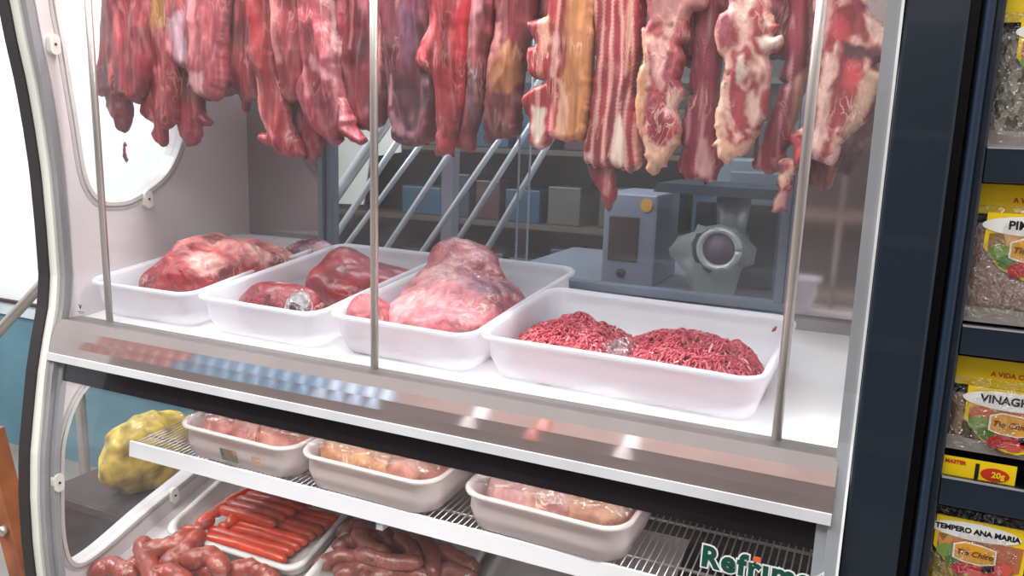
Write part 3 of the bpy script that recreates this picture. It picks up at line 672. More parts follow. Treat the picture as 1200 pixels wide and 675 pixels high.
hm('hanging_rib_rack', 'notched maroon rib strip left of the right-hand rod', [(918, TOP), (924, 10), (921, 40), (919, 70), (912, 95), (922, 98), (912, 102), (905, 130), (898, 150), (888, 170), (882, 190), (888, 198), (905, 205), (916, 190), (930, 155), (946, 100), (950, 50), (956, TOP)], 1.155, .042, '#8f3342', RIB, dark='#6a2230', stripes=(280, .75, '#c28a90'),
   regions=[([(937, 95), (946, 80), (940, 150), (926, 162), (926, 140)], '#d5a088', .008), ([(910, 186), (925, 178), (928, 200), (908, 205)], '#c9868a', .008)])
hm('hanging_meat_scrap', 'small pale-tipped flap hanging lowest left of the right rod', [(912, 190), (918, 212), (906, 238), (904, 245), (912, 247), (922, 242), (929, 226), (936, 200), (934, 186)], 1.14, .022, '#a64a50', CUT, dark='#82323a', regions=[([(906, 232), (920, 225), (922, 240), (906, 248)], '#dfa79c', .006)])
hm('hanging_chop', 'rugged bone-in chop at the far right behind the rod', [(958, TOP), (952, 40), (948, 90), (944, 130), (938, 150), (922, 162), (930, 175), (935, 195), (952, 190), (975, 193), (985, 172), (1000, 155), (1018, 140), (1028, 112), (1038, 95), (1036, 82), (1024, 78), (1042, 66), (1046, 48), (1036, 28), (1018, 10), (1020, TOP)], 1.13, .055, '#9d3a40', CUT, dark='#6a2028', folds=.012,
   regions=[([(968, 70), (976, 66), (974, 120), (968, 160), (960, 190), (950, 188), (960, 130)], '#e2b6ac', .008), ([(1014, 84), (1036, 84), (1028, 115), (1016, 140), (992, 168), (990, 150), (1008, 110)], '#b99a82', .01), ([(975, 30), (990, 25), (1000, 45), (985, 60)], '#bf4048', .01),
            ([(985, 75), (1005, 72), (1015, 90), (1000, 105), (988, 100)], '#c9474c', .01), ([(990, 52), (1030, 60), (1030, 72), (995, 70)], '#603038', .008), ([(1015, 20), (1035, 30), (1045, 50), (1035, 55), (1020, 40)], '#c9a898', .01), ([(922, 162), (940, 160), (944, 180), (932, 186)], '#cf4f50', .008), ([(962, -20), (985, -20), (975, 30), (966, 60)], '#d8a49c', .012)])
hm('hanging_meat_scrap', 'dark maroon end of meat behind the far right chop', [(948, 170), (944, 215), (955, 222), (970, 224), (978, 215), (984, 175)], 1.175, .03, '#5f2430', LEAN, dark='#431822', regions=[([(972, 170), (984, 170), (976, 222), (970, 224)], '#a8694c', .005)])
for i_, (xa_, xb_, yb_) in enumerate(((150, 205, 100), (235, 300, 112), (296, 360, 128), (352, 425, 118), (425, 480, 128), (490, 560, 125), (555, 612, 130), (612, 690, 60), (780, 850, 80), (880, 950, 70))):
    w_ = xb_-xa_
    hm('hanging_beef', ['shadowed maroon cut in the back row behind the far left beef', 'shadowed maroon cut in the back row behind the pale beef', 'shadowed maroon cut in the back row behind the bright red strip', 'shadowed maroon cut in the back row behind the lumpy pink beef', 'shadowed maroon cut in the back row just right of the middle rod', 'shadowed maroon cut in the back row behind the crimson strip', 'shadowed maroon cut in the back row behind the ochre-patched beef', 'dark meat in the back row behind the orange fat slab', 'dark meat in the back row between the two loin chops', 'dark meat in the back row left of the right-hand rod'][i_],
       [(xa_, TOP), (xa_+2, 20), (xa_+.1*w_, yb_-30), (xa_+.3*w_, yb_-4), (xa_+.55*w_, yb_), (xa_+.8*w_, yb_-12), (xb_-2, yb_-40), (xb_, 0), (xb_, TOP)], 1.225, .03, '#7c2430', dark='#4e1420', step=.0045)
# small shred hanging from a sinew at the left
sh = slab('meat_shred', [(143, 167), (147, 166), (149, 174), (148, 180), (150, 186), (147, 189), (144, 182), (145, 176)], 1.17, .008, '#a5303a', LEAN, seed=50, step=.002, round_=.004, folds=.001)
tag(sh, 'tiny shred of red meat dangling alone below the leftmost beef', 'meat')
a = aty(145, 153, 1.17); b = aty(145, 168, 1.17)
under(tube('sinew', [a, b], .0004, plain('sinew_white', '#e6d4cc', .4), n=5), sh)
# rail and hooks just above the frame
ytop = CZ+.30
hr = under(tube('meat_rail', [(XL+.002, 1.16, CZ+.335), (XR-.002, 1.16, CZ+.335)], .009, MT['steel']), case)
hookV, hookF = tube_geo([(0, .012, .035), (0, .012, .047), (0, .006, .056), (0, -.004, .057), (0, -.011, .049), (0, -.011, .02), (0, -.006, -.03), (0, .004, -.052), (0, .012, -.045), (0, .016, -.034)], .0022, 8)
hook0 = None
for i, (o, Y) in enumerate(hang):
    zs_ = [v.co.z for v in o.data.vertices]; zt = max(zs_)
    if zt < CZ+.12: continue
    xs = [v.co.x for v in o.data.vertices if v.co.z > zt-.02]; xm = sum(xs)/len(xs)
    h = hook0.copy() if hook0 else mesh_obj('meat_hook', hookV, hookF, MT['steel'])
    if hook0: C.objects.link(h)
    hook0 = hook0 or h
    h.location = (xm, 1.16, CZ+.335-.045)
    tag(h, 'steel S-hook on the meat rail carrying a hanging cut', 'hook', 'steel hooks on the meat rail')

# ------------------------------------------------------------------ meat on the trays
def on(px, py_, h=0.): return onplane(px, py_, DK, DZ+h, DY)
def dkf(y): return deckz(y)+.0035
def P(x, y, h): return (x, y, deckz(y)+h)
# tray 1: big fatty joint + wrapped piece
j1 = chunk('beef_joint', [(P(-1.245, 1.155, .045), (.062, .062, .062), 0), (P(-1.20, 1.25, .055), (.075, .10, .062), .2), (P(-1.225, 1.19, .07), (.06, .07, .048), 0), (P(-1.17, 1.32, .045), (.055, .065, .048), 0)], JOINT, '#a52a34', '#6f1620', seed=3, zfloor=dkf, rough=.013, sub=6,
           fatdir=((.1, .25, 1), '#cf7a74', .35, .35), regions=[(P(-1.17, 1.15, .105), .03, '#dd9a90'), (P(-1.13, 1.25, .10), .03, '#dc9a90'), (P(-1.22, 1.22, .12), .022, '#7b3434'), (P(-1.15, 1.33, .09), .03, '#c06a64')])
tag(j1, 'large dark red beef joint topped with pink fat, leftmost tray', 'meat')
j1b = chunk('wrapped_meat', [(P(-1.16, 1.43, .045), (.055, .028, .032), 0), (P(-1.125, 1.43, .045), (.035, .028, .03), 0)], JOINT, '#8c2a3a', '#53182a', seed=5, zfloor=dkf, sub=5, rough=.005, regions=[(P(-1.1, 1.42, .08), .02, '#b9909c')])
tag(j1b, 'small film-wrapped purple-red piece at the back of leftmost tray', 'meat')
fl = chunk('cling_film', [(P(-1.145, 1.428, .045), (.072, .031, .036), 0)], MT['film2'], '#ffffff', '#ffffff', seed=6, zfloor=dkf, sub=4, rough=.006, rs=40); under(fl, j1b)
# tray 2: slab at back, roast with wrapped end in front
j2 = chunk('beef_slab', [(P(-1.00, 1.34, .034), (.036, .075, .046), 0), (P(-.965, 1.325, .036), (.045, .085, .040), 0), (P(-.915, 1.335, .028), (.055, .075, .030), 0), (P(-.875, 1.36, .028), (.035, .06, .026), 0), (P(-1.005, 1.36, .052), (.020, .026, .030), 0)], meat('smooth_beef', .18, .8, 40, fatamt=.14, bump=.3, coat=.25), '#a02630', '#7b1a22', seed=9, zfloor=dkf, sub=6, rough=.006)
tag(j2, 'smooth liver-red beef slab at the back of the second tray', 'meat')
j3 = chunk('beef_roast', [(P(-.995, 1.135, .036), (.060, .032, .040), -.1), (P(-.94, 1.135, .036), (.050, .032, .040), 0), (P(-1.03, 1.14, .026), (.030, .028, .026), 0)], JOINT, '#9a2634', '#6e1824', seed=12, zfloor=dkf, sub=5, rough=.004, fatdir=((0, .4, 1), '#cf9a94', .75, .2))
tag(j3, 'small dark red roast with a film-twisted end, second tray front', 'meat')
# wrapped knot
kv, kf = [], []
kc = Vector(P(-.922, 1.115, .058))
for i in range(11):
    a = i/10*pi*2
k1 = chunk('film_knot', [(tuple(kc), (.024, .022, .022), 0)], film_mat('shiny_film', .5, 70), '#ffffff', '#ffffff', seed=13, sub=4, rough=.006, rs=60); under(k1, j3)
k2 = chunk('dark_end', [(tuple(kc+Vector((0, -.001, -.004))), (.022, .020, .021), 0)], meat('dark_end_meat', .3, .8, 60, fat='#b9a9b4', fatamt=.3), '#4a2030', '#2b121e', seed=14, sub=4, rough=.003); under(k2, j3)
# tray 3: big pale joint
j4 = chunk('beef_joint', [(P(-.690, 1.28, .05), (.080, .09, .052), 0), (P(-.715, 1.33, .072), (.050, .055, .044), 0), (P(-.655, 1.19, .035), (.085, .075, .042), .3), (P(-.72, 1.17, .025), (.070, .065, .032), -.3), (P(-.625, 1.27, .040), (.055, .08, .038), 0), (P(-.735, 1.335, .105), (.026, .028, .022), 0), (P(-.700, 1.36, .095), (.02, .02, .020), 0)], JOINT, '#d07a82', '#a2404c', seed=21, zfloor=dkf, sub=6, rough=.014, rs=16,
           fatdir=((-.2, -.6, .8), '#e2a4a4', .45, .5), regions=[(P(-.61, 1.22, .08), .035, '#8f4a62'), (P(-.585, 1.27, .095), .03, '#965468'), (P(-.72, 1.24, .06), .03, '#a24450'), (P(-.65, 1.12, .06), .03, '#d9717a'), (P(-.655, 1.32, .125), .025, '#d9949c'), (P(-.67, 1.25, .10), .02, '#b05a68')])
j4b = chunk('meat_flap', [(P(-.775, 1.125, .034), (.028, .030, .034), .3), (P(-.750, 1.13, .030), (.028, .03, .024), 0), (P(-.785, 1.12, .055), (.018, .02, .022), .2)], JOINT, '#c05a62', '#96343f', seed=22, zfloor=dkf, sub=5, rough=.005); under(j4b, j4)
tag(j4, 'large pale pink and purple beef joint heaped in the third tray', 'meat')
fl2 = chunk('cling_film', [(P(-.690, 1.28, .05), (.085, .095, .057), 0), (P(-.715, 1.33, .072), (.054, .059, .050), 0), (P(-.655, 1.19, .035), (.089, .079, .047), .3)], film_mat('film_over_joint', .11, 38), '#ffffff', '#ffffff', seed=21, zfloor=dkf, sub=5, rough=.008, rs=26); under(fl2, j4)

# mince
def mince(name, cx, cy, rx, ry, hh, n, seed, label, peaks=()):
    rnd = random.Random(seed); V = []; F = []; cols = []
    def H(x, y):
        u = (abs(x-cx)/rx)**2.6+(abs(y-cy)/ry)**2.6
        h = hh*max(0, 1-u)**.5*(1+.35*fbm((x, y, seed), 22))
        for qx, qy, qr, qh in peaks:
            h += qh*math.exp(-((x-qx)**2+(y-qy)**2)/qr**2)*(1 if u < 1 else 0)
        return h
    # solid core
    core = 40
    base = len(V)
    for j in range(core+1):
        for i in range(core):
            a = 2*pi*i/core; r = j/core*.985
            q_ = (abs(cos(a))**2.6+abs(sin(a))**2.6)**(-1/2.6); x = cx+rx*r*cos(a)*q_; y = cy+ry*r*sin(a)*q_
            V.append((x, y, deckz(y)+.0035+max(0, H(x, y)-.004))); cols.append(srgb('#7d1826'))
    for j in range(core):
        for i in range(core):
            F.append((base+j*core+i, base+j*core+(i+1) % core, base+(j+1)*core+(i+1) % core, base+(j+1)*core+i))
    F.append(tuple(base+core*core+i for i in range(core))[::-1])
    tones = [srgb(h) for h in ('#c63a4c', '#b02a3e', '#d45c6a', '#9c2234', '#bc3446', '#e09a9e')]
    wts = [5, 4, 4, 2, 4, 1]
    for s in range(n):
        while True:
            u, v = rnd.uniform(-1, 1), rnd.uniform(-1, 1)
            if abs(u)**2.6+abs(v)**2.6 < 1: break
        x = cx+u*rx; y = cy+v*ry; L = rnd.uniform(.008, .020); a = rnd.gauss(.4, .8)+(pi/2 if rnd.random() < .25 else 0); bend = rnd.uniform(-1.6, 1.6); lift = rnd.uniform(-.001, .0035)
        pts = []; m = 5
        for k in range(m):
            t = k/(m-1)-.5; aa = a+bend*t
            qx = x+cos(aa)*L*t; qy = y+sin(aa)*L*t
            pts.append((qx, qy, deckz(qy)+.004+H(qx, qy)+lift+.002*sin(k+s)))
        r = rnd.uniform(.0015, .0021); n0 = len(V)
        tube_geo(pts, [r*.6, r, r, r, r*.6], 6, V, F)
        c = rnd.choices(tones, wts)[0]; cols += [c]*(len(V)-n0)
    o = mesh_obj(name, V, F, meat('mince_'+name+str(seed), .12, 1, 90, fatamt=.1, bump=.3, coat=.4), cols=cols); o['kind'] = 'stuff'
    return tag(o, label, 'minced meat')
mince('minced_beef', -.432, 1.189, .100, .096, .050, 2200, 1, 'left mound of bright red minced beef in the widest tray')
mince('minced_beef', -.250, 1.184, .112, .096, .054, 2300, 2, 'right taller mound of bright red minced beef in the widest tray', peaks=((-.265, 1.19, .02, .012), (-.19, 1.17, .02, .008)))
gp = P(-.345, 1.15, .040)
g = chunk('film_patch', [(gp, (.022, .032, .020), .3)], film_mat('patch_film', .35, 60), '#ffffff', '#ffffff', seed=33, sub=4, rough=.004, rs=60)
tag(g, 'crumpled clear film patch between the two mince mounds', 'film')
sp = aty(908, 385, 1.303)
V, F = tube_geo([(sp.x-.003, sp.y-.006, sp.z-.004), (sp.x, sp.y-.007, sp.z), (sp.x+.003, sp.y-.006, sp.z+.005)], [.001, .003, .0012], 7)
o = mesh_obj('mince_crumb', V, F, JOINT, cols=[srgb('#b8283a')]*len(V)); tag(o, 'tiny crumb of mince stuck to the inner tray wall', 'minced meat')

# ------------------------------------------------------------------ lower chamber: tubs on the wire shelf
tubm = make_tray('plastic_tub', .295, .21, .070, MT['tub'], rc=.045, taper=.016)
SK = .02/.35
def shz(y): return SHZ+.0018+SK*(y-1.12)
TG = 'milky plastic tubs on the wire shelf'
CH = meat('raw_poultry', .3, .9, 45, fat='#efd0b6', fatamt=.3, bump=.8, coat=.1, rough=.5)
def tubset(cx, cy, rot, label, tones, seed, sc=1.0):
    o = put('plastic_tub', tubm, cx, cy, shz, SK, rot, label, 'tub', TG); o.scale = (sc, 1, 1)
    rnd = random.Random(seed)
    k = 0
    for i, dx in enumerate((-.070, 0, .068)):
        c1, c2, nm, lab = tones[i]
        x = cx+dx*cos(rot)*sc; y = cy+dx*sin(rot)
        z = shz(y)+.046
        m = chunk(nm, [((x, y, z-.004), (.050, .064, .036), rnd.uniform(-.2, .2)), ((x+rnd.uniform(-.012, .012), y-.018, z+.006), (.040, .040, .034), rnd.uniform(-.6, .6)), ((x+rnd.uniform(-.02, .02), y+.02, z+.012), (.034, .04, .030), 0)], CH, c1, c2, seed=seed+i, sub=5, rough=.009, zfloor=lambda yy: shz(yy)+.003)
        tag(m, lab, 'meat', 'raw poultry in the shelf tubs')
    V = []; F = []; nx, ny = 40, 24
    for j in range(ny+1):
        for i in range(nx+1):
            u = i/nx-.5; v = j/ny-.5; x = cx+(u*.28*cos(rot)-v*.19*sin(rot))*sc; y = cy+u*.28*sin(rot)+v*.19*cos(rot)
            z = shz(y)+.088+.010*fbm((x, y, seed), 25)+.012*(1-(2*u)**2)*(1-(2*v)**2)
            V.append((x, y, z))
    nt_ = len(V)
    V += [(a, b, c-.0006) for a, b, c in V]
    for j in range(ny):
        for i in range(nx):
            q = j*(nx+1)+i; F.append((q, q+1, q+nx+2, q+nx+1)); F.append((nt_+q, nt_+q+nx+1, nt_+q+nx+2, nt_+q+1))
    f = mesh_obj('cling_film', V, F, film_mat('tub_film'+str(seed), .16, 45)); tag(f, label.replace('milky plastic tub', 'clear film stretched over the tub'), 'film', 'cling film over the shelf tubs')
    return o
def three(w, a, b, c):
    return [(a[0], a[1], 'chicken_cut', 'raw cut at the left of the %s shelf tub' % w), (b[0], b[1], 'chicken_cut', 'raw cut in the middle of the %s shelf tub' % w), (c[0], c[1], 'chicken_cut', 'raw cut at the right of the %s shelf tub' % w)]
t_a = tubset(-1.088, 1.215, radians(-1), 'milky plastic tub with a picture sticker, leftmost on the wire shelf', three('leftmost', ('#c98f86', '#a8655f'), ('#c98a80', '#a0605a'), ('#bb7a6c', '#99584e')), 100)
t_b = tubset(-.787, 1.213, radians(-1), 'milky plastic tub of orange-pink skin, middle of the wire shelf', three('middle', ('#d9a47e', '#b87b60'), ('#dba77c', '#b57a62'), ('#cf9080', '#aa6c60')), 200)
t_c = tubset(-.448, 1.212, radians(-2), 'milky plastic tub of pale wrapped cuts, rightmost on the wire shelf', three('rightmost', ('#d09c98', '#ad7674'), ('#d2a096', '#ac756e'), ('#d2a287', '#aa7463')), 300)
# sticker on the first tub
s0 = aty(270, 533, 1.118)
stm = bpy.data.materials.new('picture_sticker'); stm.use_nodes = True
nt = stm.node_tree; vo = nt.nodes.new('ShaderNodeTexVoronoi'); vo.inputs['Scale'].default_value = 110
rp = nt.nodes.new('ShaderNodeValToRGB'); nt.links.new(vo.outputs['Color'], rp.inputs[0])
for i, (ps, cc) in enumerate(((0, '#b0a296'), (.35, '#4c6078'), (.55, '#6d7c60'), (.8, '#a5694a'))):
    e = rp.color_ramp.elements[i] if i < 2 else rp.color_ramp.elements.new(ps)
    e.position = ps; e.color = (*srgb(cc), 1)
nt.links.new(rp.outputs[0], nt.nodes['Principled BSDF'].inputs[0])
tcx = nt.nodes.new('ShaderNodeTexCoord'); nt.links.new(tcx.outputs['Object'], vo.inputs['Vector'])
def sticker(x0, x1, z0, z1, y, mat, parent, nm):
    bm = bmesh.new(); vs = bmbox(bm, x0, x1, y, y+.0006, z0, z1)
    for v in vs: v.co.y -= (v.co.z-z0)*.22
    return under(link_bm(nm, bm, mat), parent)
sticker(s0.x-.020, s0.x+.020, s0.z-.013, s0.z+.013, s0.y-.0015, stm, t_a, 'picture_sticker')
s1 = aty(302, 540, 1.118); sticker(s1.x-.011, s1.x+.011, s1.z-.009, s1.z+.010, s1.y-.0015, plain('peach_sticker', '#d3a988', .5), t_a, 'peach_sticker')

# ------------------------------------------------------------------ lower floor trays with sausages
def onl(px, py_, h=0.): return onplane(px, py_, LK, LZ+h, LY)
sm = make_tray('sausage_tray', .40, .27, .040, translucent('low_tray_plastic', '#e4e0de', .3, .03), rc=.035, taper=.018, lip=.012)
LG = 'shallow white trays on the lower floor'
def lf(y): return lowz(y)
SA = meat('chorizo', .25, 1, 120, fat='#c98c7c', fatamt=.35, bump=.25, coat=.5, rough=.3)
sv = {}
def sausage(name, pts, r, col, label, group, ncap=4, mat=SA, taper=.6):
    pts = [Vector(p) for p in pts]
    P_ = []
    # catmull
    Q = [pts[0]*2-pts[1]]+pts+[pts[-1]*2-pts[-2]]
    for i in range(1, len(Q)-2):
        for k in range(6):
            t = k/6; P_.append(.5*((2*Q[i])+(Q[i+1]-Q[i-1])*t+(2*Q[i-1]-5*Q[i]+4*Q[i+1]-Q[i+2])*t*t+(3*Q[i]-Q[i-1]-3*Q[i+1]+Q[i+2])*t**3))
    P_.append(pts[-1])
    d0 = (P_[0]-P_[1]).normalized(); d1 = (P_[-1]-P_[-2]).normalized()
    pre = [P_[0]+d0*r*s for s in (1.25, 1.1, .85, .45)]; post = [P_[-1]+d1*r*s for s in (.45, .85, 1.1, 1.25)]
    R_ = [r*.14, r*.34, r*.66, r*.9]+[r*(1+.06*sin(i*1.3)) for i in range(len(P_))]+[r*.9, r*.66, r*.34, r*.14]
    V, F = tube_geo(pre+P_+post, R_, 14)
    c1 = tuple(q*.95 for q in srgb(col)); cols = [lerp3(c1, tuple(q*.6 for q in c1), max(0, min(1, .4+fbm(v, 40)))) for v in V]
    o = mesh_obj(name, V, F, mat, cols=cols); tag(o, label, 'sausage', group); return o
# tray placement
sm1 = make_tray('sausage_tray', .36, .235, .040, sm.materials[0], rc=.035, taper=.018, lip=.012); sm2 = make_tray('sausage_tray', .305, .32, .040, sm.materials[0], rc=.035, taper=.018, lip=.012)
ST1 = put('sausage_tray', sm1, -1.135, 1.257, lf, LK, radians(0), 'shallow white tray of thin bright red sausages under the shelf', 'tray', LG)
ST2 = put('sausage_tray', sm2, -.785, 1.205, lf, LK, radians(0), 'shallow white tray of piled brown-pink sausages, lower centre', 'tray', LG)
ST4 = put('sausage_tray', sm2, -.455, 1.205, lf, LK, radians(0), 'shallow white tray with dark red cuts, lower right', 'tray', LG)
def lpt(px, py_, h): v = onl(px, py_, h); return v
RG = 'thin red sausages in the lower tray'
RED = meat('red_sausage', .15, 1, 60, fat='#e0644a', fatamt=.2, bump=.15, coat=.5, rough=.3)
# rows of thin red sausages, px start and end
rows = [((242, 630), (330, 655)), ((250, 622), (338, 646)), ((262, 617), (346, 640)), ((272, 611), (354, 634)), ((282, 606), (363, 627)), ((292, 601), (373, 621)), ((300, 595), (382, 615)), ((310, 590), (390, 608))]
for i, (a, b) in enumerate(rows):
    h = .018+.002*(i % 2)
    m1 = ((a[0]+b[0])/2+2, (a[1]+b[1])/2+(1 if i % 2 else -2))
    sausage('red_sausage', [lpt(*a, h), lpt(*m1, h+.002), lpt(*b, h)], .0112, ['#ee4c20', '#e84a20', '#dc421e'][i % 3], 'thin red sausage in the long diagonal row, one of eight alike', RG, mat=RED)
for i, (a, b) in enumerate([((262, 598), (318, 613)), ((272, 592), (328, 606)), ((283, 586), (340, 600)), ((294, 581), (350, 594)), ((306, 576), (362, 588))]):
    sausage('red_sausage', [lpt(*a, .040), lpt((a[0]+b[0])/2, (a[1]+b[1])/2-1, .043), lpt(*b, .040)], .0112, ['#ea4a20', '#e24420'][i % 2], 'thin red sausage in the shorter upper row, one of five alike', 'upper row of red sausages', mat=RED)
for i, (a, b) in enumerate([((236, 612), (278, 588)), ((270, 612), (300, 585)), ((292, 583), (330, 598)), ((300, 574), (352, 590)), ((255, 600), (290, 578))]):
    m1 = ((a[0]+b[0])/2, (a[1]+b[1])/2-3)
    sausage('red_sausage', [lpt(*a, .034), lpt(*m1, .038), lpt(*b, .034)], .0118, '#e64a20', ['red sausage at the outer left of the upper layer', 'red sausage lying across the long row, upper layer', 'short red sausage under the shelf rail', 'red sausage farthest back under the shelf rail', 'red sausage tucked behind the outer left one'][i], RG, mat=RED)
sausage('red_sausage', [lpt(218, 620, .03), lpt(232, 620, .034), lpt(246, 612, .036)], .010, '#b53020', 'short red sausage end poking over the tray rim', RG, mat=RED)
CG = 'thick brown sausages piled on the lower floor at the left'
L3 = [([(118, 668), (132, 664), (150, 672)], '#b04a3c', 'thick sausage at the far left with a pale tied tip'),
      ([(168, 640), (172, 655), (182, 680)], '#a8402f', 'thick sausage rising upright in the left pile'),
      ([(178, 645), (200, 640), (214, 632)], '#b2503c', 'thick sausage lying across the back of the left pile'),
      ([(200, 658), (218, 645), (230, 632)], '#ab4634', 'thick sausage pointing up to the red tray'),
      ([(150, 672), (160, 663), (172, 662)], '#a54434', 'thick sausage low between two others at left'),
      ([(226, 655), (246, 652), (258, 664)], '#b35040', 'curved thick sausage arching in the left pile'),
      ([(210, 672), (230, 664), (250, 672)], '#a24232', 'thick sausage half hidden under the arching one'),
      ([(262, 672), (280, 668), (300, 664)], '#a64638', 'thick sausage running to the right end of the pile'),
      ([(180, 676), (200, 672), (215, 682)], '#a84636', 'thick sausage at the very front of the pile'),
      ([(300, 668), (312, 672), (318, 682)], '#9c4436', 'rounded sausage end at the right of the left pile')]
for i, (pp, c, lab) in enumerate(L3):
    hh = [.022, .045, .05, .05, .022, .05, .022, .024, .045, .022][i]
    sausage('thick_sausage', [lpt(x, y, hh) for x, y in pp], .0205, c, lab, CG)
BG = 'brown-pink sausages in the centre tray'
L4 = [([(378, 660), (400, 652), (425, 655)], 'sausage at the left corner of the centre pile'), ([(398, 640), (412, 634), (430, 640)], 'short sausage behind the left corner one'),
      ([(420, 628), (432, 640), (450, 650)], 'sausage sloping under the shelf bracket'), ([(425, 650), (455, 658), (485, 660)], 'long sausage across the centre of the pile'),
      ([(405, 672), (430, 664), (455, 672)], 'sausage at the front left of the centre pile'), ([(445, 676), (470, 668), (500, 676)], 'sausage at the front middle of the centre pile'),
      ([(470, 632), (482, 642), (486, 655)], 'upright sausage right of the shelf bracket'), ([(498, 636), (506, 650), (508, 668)], 'upright sausage farther right of the bracket'),
      ([(520, 646), (538, 656), (552, 664)], 'sausage near the right rim of the centre tray'), ([(510, 672), (530, 668), (550, 676)], 'sausage at the front right of the centre pile'),
      ([(430, 615), (445, 620), (455, 632)], 'sausage mostly hidden by the price rail at left'), ([(405, 622), (415, 618), (425, 622)], 'small sausage end peeking under the price rail')]
for i, (pp, lab) in enumerate(L4):
    hh = [.028, .036, .048, .052, .03, .03, .045, .045, .035, .03, .03, .035][i]
    sausage('pork_sausage', [lpt(x, y, hh) for x, y in pp], .0165, ['#b4685c', '#a85c50', '#bd7264'][i % 3], lab, BG)
for i in range(9):
    x = -.865+.08*(i % 3); y = 1.10+.09*(i//3)
    sausage('pork_sausage', [(x-.03, y, lowz(y)+.02), (x, y+.01, lowz(y+.01)+.022), (x+.035, y, lowz(y)+.02)], .0135, '#a85e52', 'brown-pink sausage in the bottom layer of the centre tray', BG)
dm = chunk('dark_meat_cut', [((-.40, 1.09, lowz(1.09)+.03), (.07, .08, .03), 0), ((-.34, 1.12, lowz(1.12)+.03), (.06, .08, .03), 0)], JOINT, '#7d2a34', '#521620', seed=60, sub=5, zfloor=lambda y: lowz(y)+.003)
tag(dm, 'dark red cut lying in the lower right tray', 'meat')

# ------------------------------------------------------------------ outside on the left
# diagonal hand rail
hrl = thing('steel_handrail', 'diagonal round steel handrail at the far left beside the case', 'handrail', (-1.85, 1.7, 0))
a = aty(-60, 452, 1.55); b = aty(75, 305, 1.75)
a2 = a+(a-b)*1.2; b2 = b+(b-a)*.05
under(tube('rail_tube', [a2, a, b, b2], .017, MT['steel'], n=20), hrl)
under(tube('rail_post', [(b2.x, b2.y, 0), b2], .017, MT['steel'], n=16), hrl); under(tube('rail_post', [(a2.x, a2.y, 0), a2], .017, MT['steel'], n=16), hrl)
# wooden prop, bottom left
ws = thing('wooden_post', 'leaning brown wooden post with a round metal bolt, bottom left corner', 'post', (-1.6, 1.0, 0))
pa = aty(-4, 525, 1.05); pb = aty(36, 690, 1.05)
dirn = (pb-pa).normalized(); low = pb+dirn*((pb.z-.0)/-dirn.z)
q1 = aty(-60, 560, 1.05); 
V = []; wdt = .055
for c in (pa+Vector((-.03, 0, .03)), low):
    V += [c+Vector((-wdt, 0, 0)), c, c+Vector((0, .04, 0)), c+Vector((-wdt, .04, 0))]
under(mesh_obj('timber', V, [(0, 1, 2, 3), (7, 6, 5, 4), (0, 4, 5, 1), (1, 5, 6, 2), (2, 6, 7, 3), (3, 7, 4, 0)], MT['wood'], smooth=False), ws)
bq = aty(4, 622, 1.045)
under(tube('bolt', [bq+Vector((0, .006, 0)), bq+Vector((0, -.006, 0)), bq+Vector((0, -.009, 0))], [.012, .011, .006], MT['steel'], n=16), ws)
# crate with yellow bag, seen through the lower side window
cx_ = atx(165, 575, -1.62)
crate = thing('dark_crate', 'dark brown crate outside the lower side window', 'crate', (-1.66, 1.3, 0))
ctop = atx(182, 562, -1.6).z
under(box('crate_body', -1.78, -1.50, 1.20, 1.44, .0, ctop, plain('dark_crate_brown', '#33262a', .6)), crate)
under(box('crate_lip', -1.785, -1.495, 1.195, 1.445, ctop-.02, ctop-.001, plain('crate_lip', '#46363a', .5)), crate)
bagc = (-1.60, 1.350, ctop+.075)
bagm = plain('yellow_bag_plastic', '#e0bc50', .4, noisec=.35, nscale=22, bump=.7, bscale=40, coat=.15)
bg = chunk('snack_bag', [((bagc[0], bagc[1], bagc[2]), (.06, .10, .085), 0), ((bagc[0]+.01, bagc[1]+.06, bagc[2]+.03), (.05, .07, .05), 0), ((bagc[0], bagc[1]-.03, bagc[2]+.02), (.05, .07, .06), 0)], bagm, '#ffffff', '#ffffff', seed=70, sub=5, rough=.012, rs=18, zfloor=lambda y: ctop-.002)
tag(bg, 'crumpled yellow plastic bag on the dark crate outside the lower side window', 'bag')
rq = Vector((bagc[0]+.062, bagc[1]+.0, bagc[2]+.01))
V = [(rq.x, rq.y-.02, rq.z+.02), (rq.x, rq.y+.022, rq.z+.02), (rq.x, rq.y+.005, rq.z-.025), (rq.x+.004, rq.y-.02, rq.z+.02), (rq.x+.004, rq.y+.022, rq.z+.02), (rq.x+.004, rq.y+.005, rq.z-.025)]
under(mesh_obj('red_mark', V, [(0, 1, 2), (5, 4, 3), (0, 3, 4, 1), (1, 4, 5, 2), (2, 5, 3, 0)], plain('red_print', '#b8484a', .4), smooth=False), bg)

# ------------------------------------------------------------------ behind the rear window
# slanted steel tubes of a rack
rack = thing('slanted_tube_rack', 'rack of slanted steel tubes behind the rear window', 'rack', (-1.2, 2.0, 0))
RY = 1.95
tubes = [((382, 246), (470, 118), .017), ((388, 284), (475, 152), .010), ((404, 290), (500, 160), .008), ((455, 288), (560, 130), .0085), ((497, 292), (622, 110), .008), ((545, 268), (640, 118), .008), ((572, 290), (668, 125), .0085)]
tops = []; bots = []
for (a, b, r) in tubes:
    A = aty(*a, RY); B = aty(*b, RY); d = (B-A); A2 = A-d*.18; B2 = B+d*.35
    B2.y += .0; under(tube('slanted_tube', [A2, B2], r, MT['tube'], n=14), rack); tops.append(B2); bots.append(A2)
zt_ = min(t.z for t in tops)
under(tube('top_bar', [(min(t.x for t in tops)-.05, RY, max(t.z for t in tops)), (max(t.x for t in tops)+.05, RY, max(t.z for t in tops))], .012, MT['steel']), rack)
bz = min(t.z for t in bots)
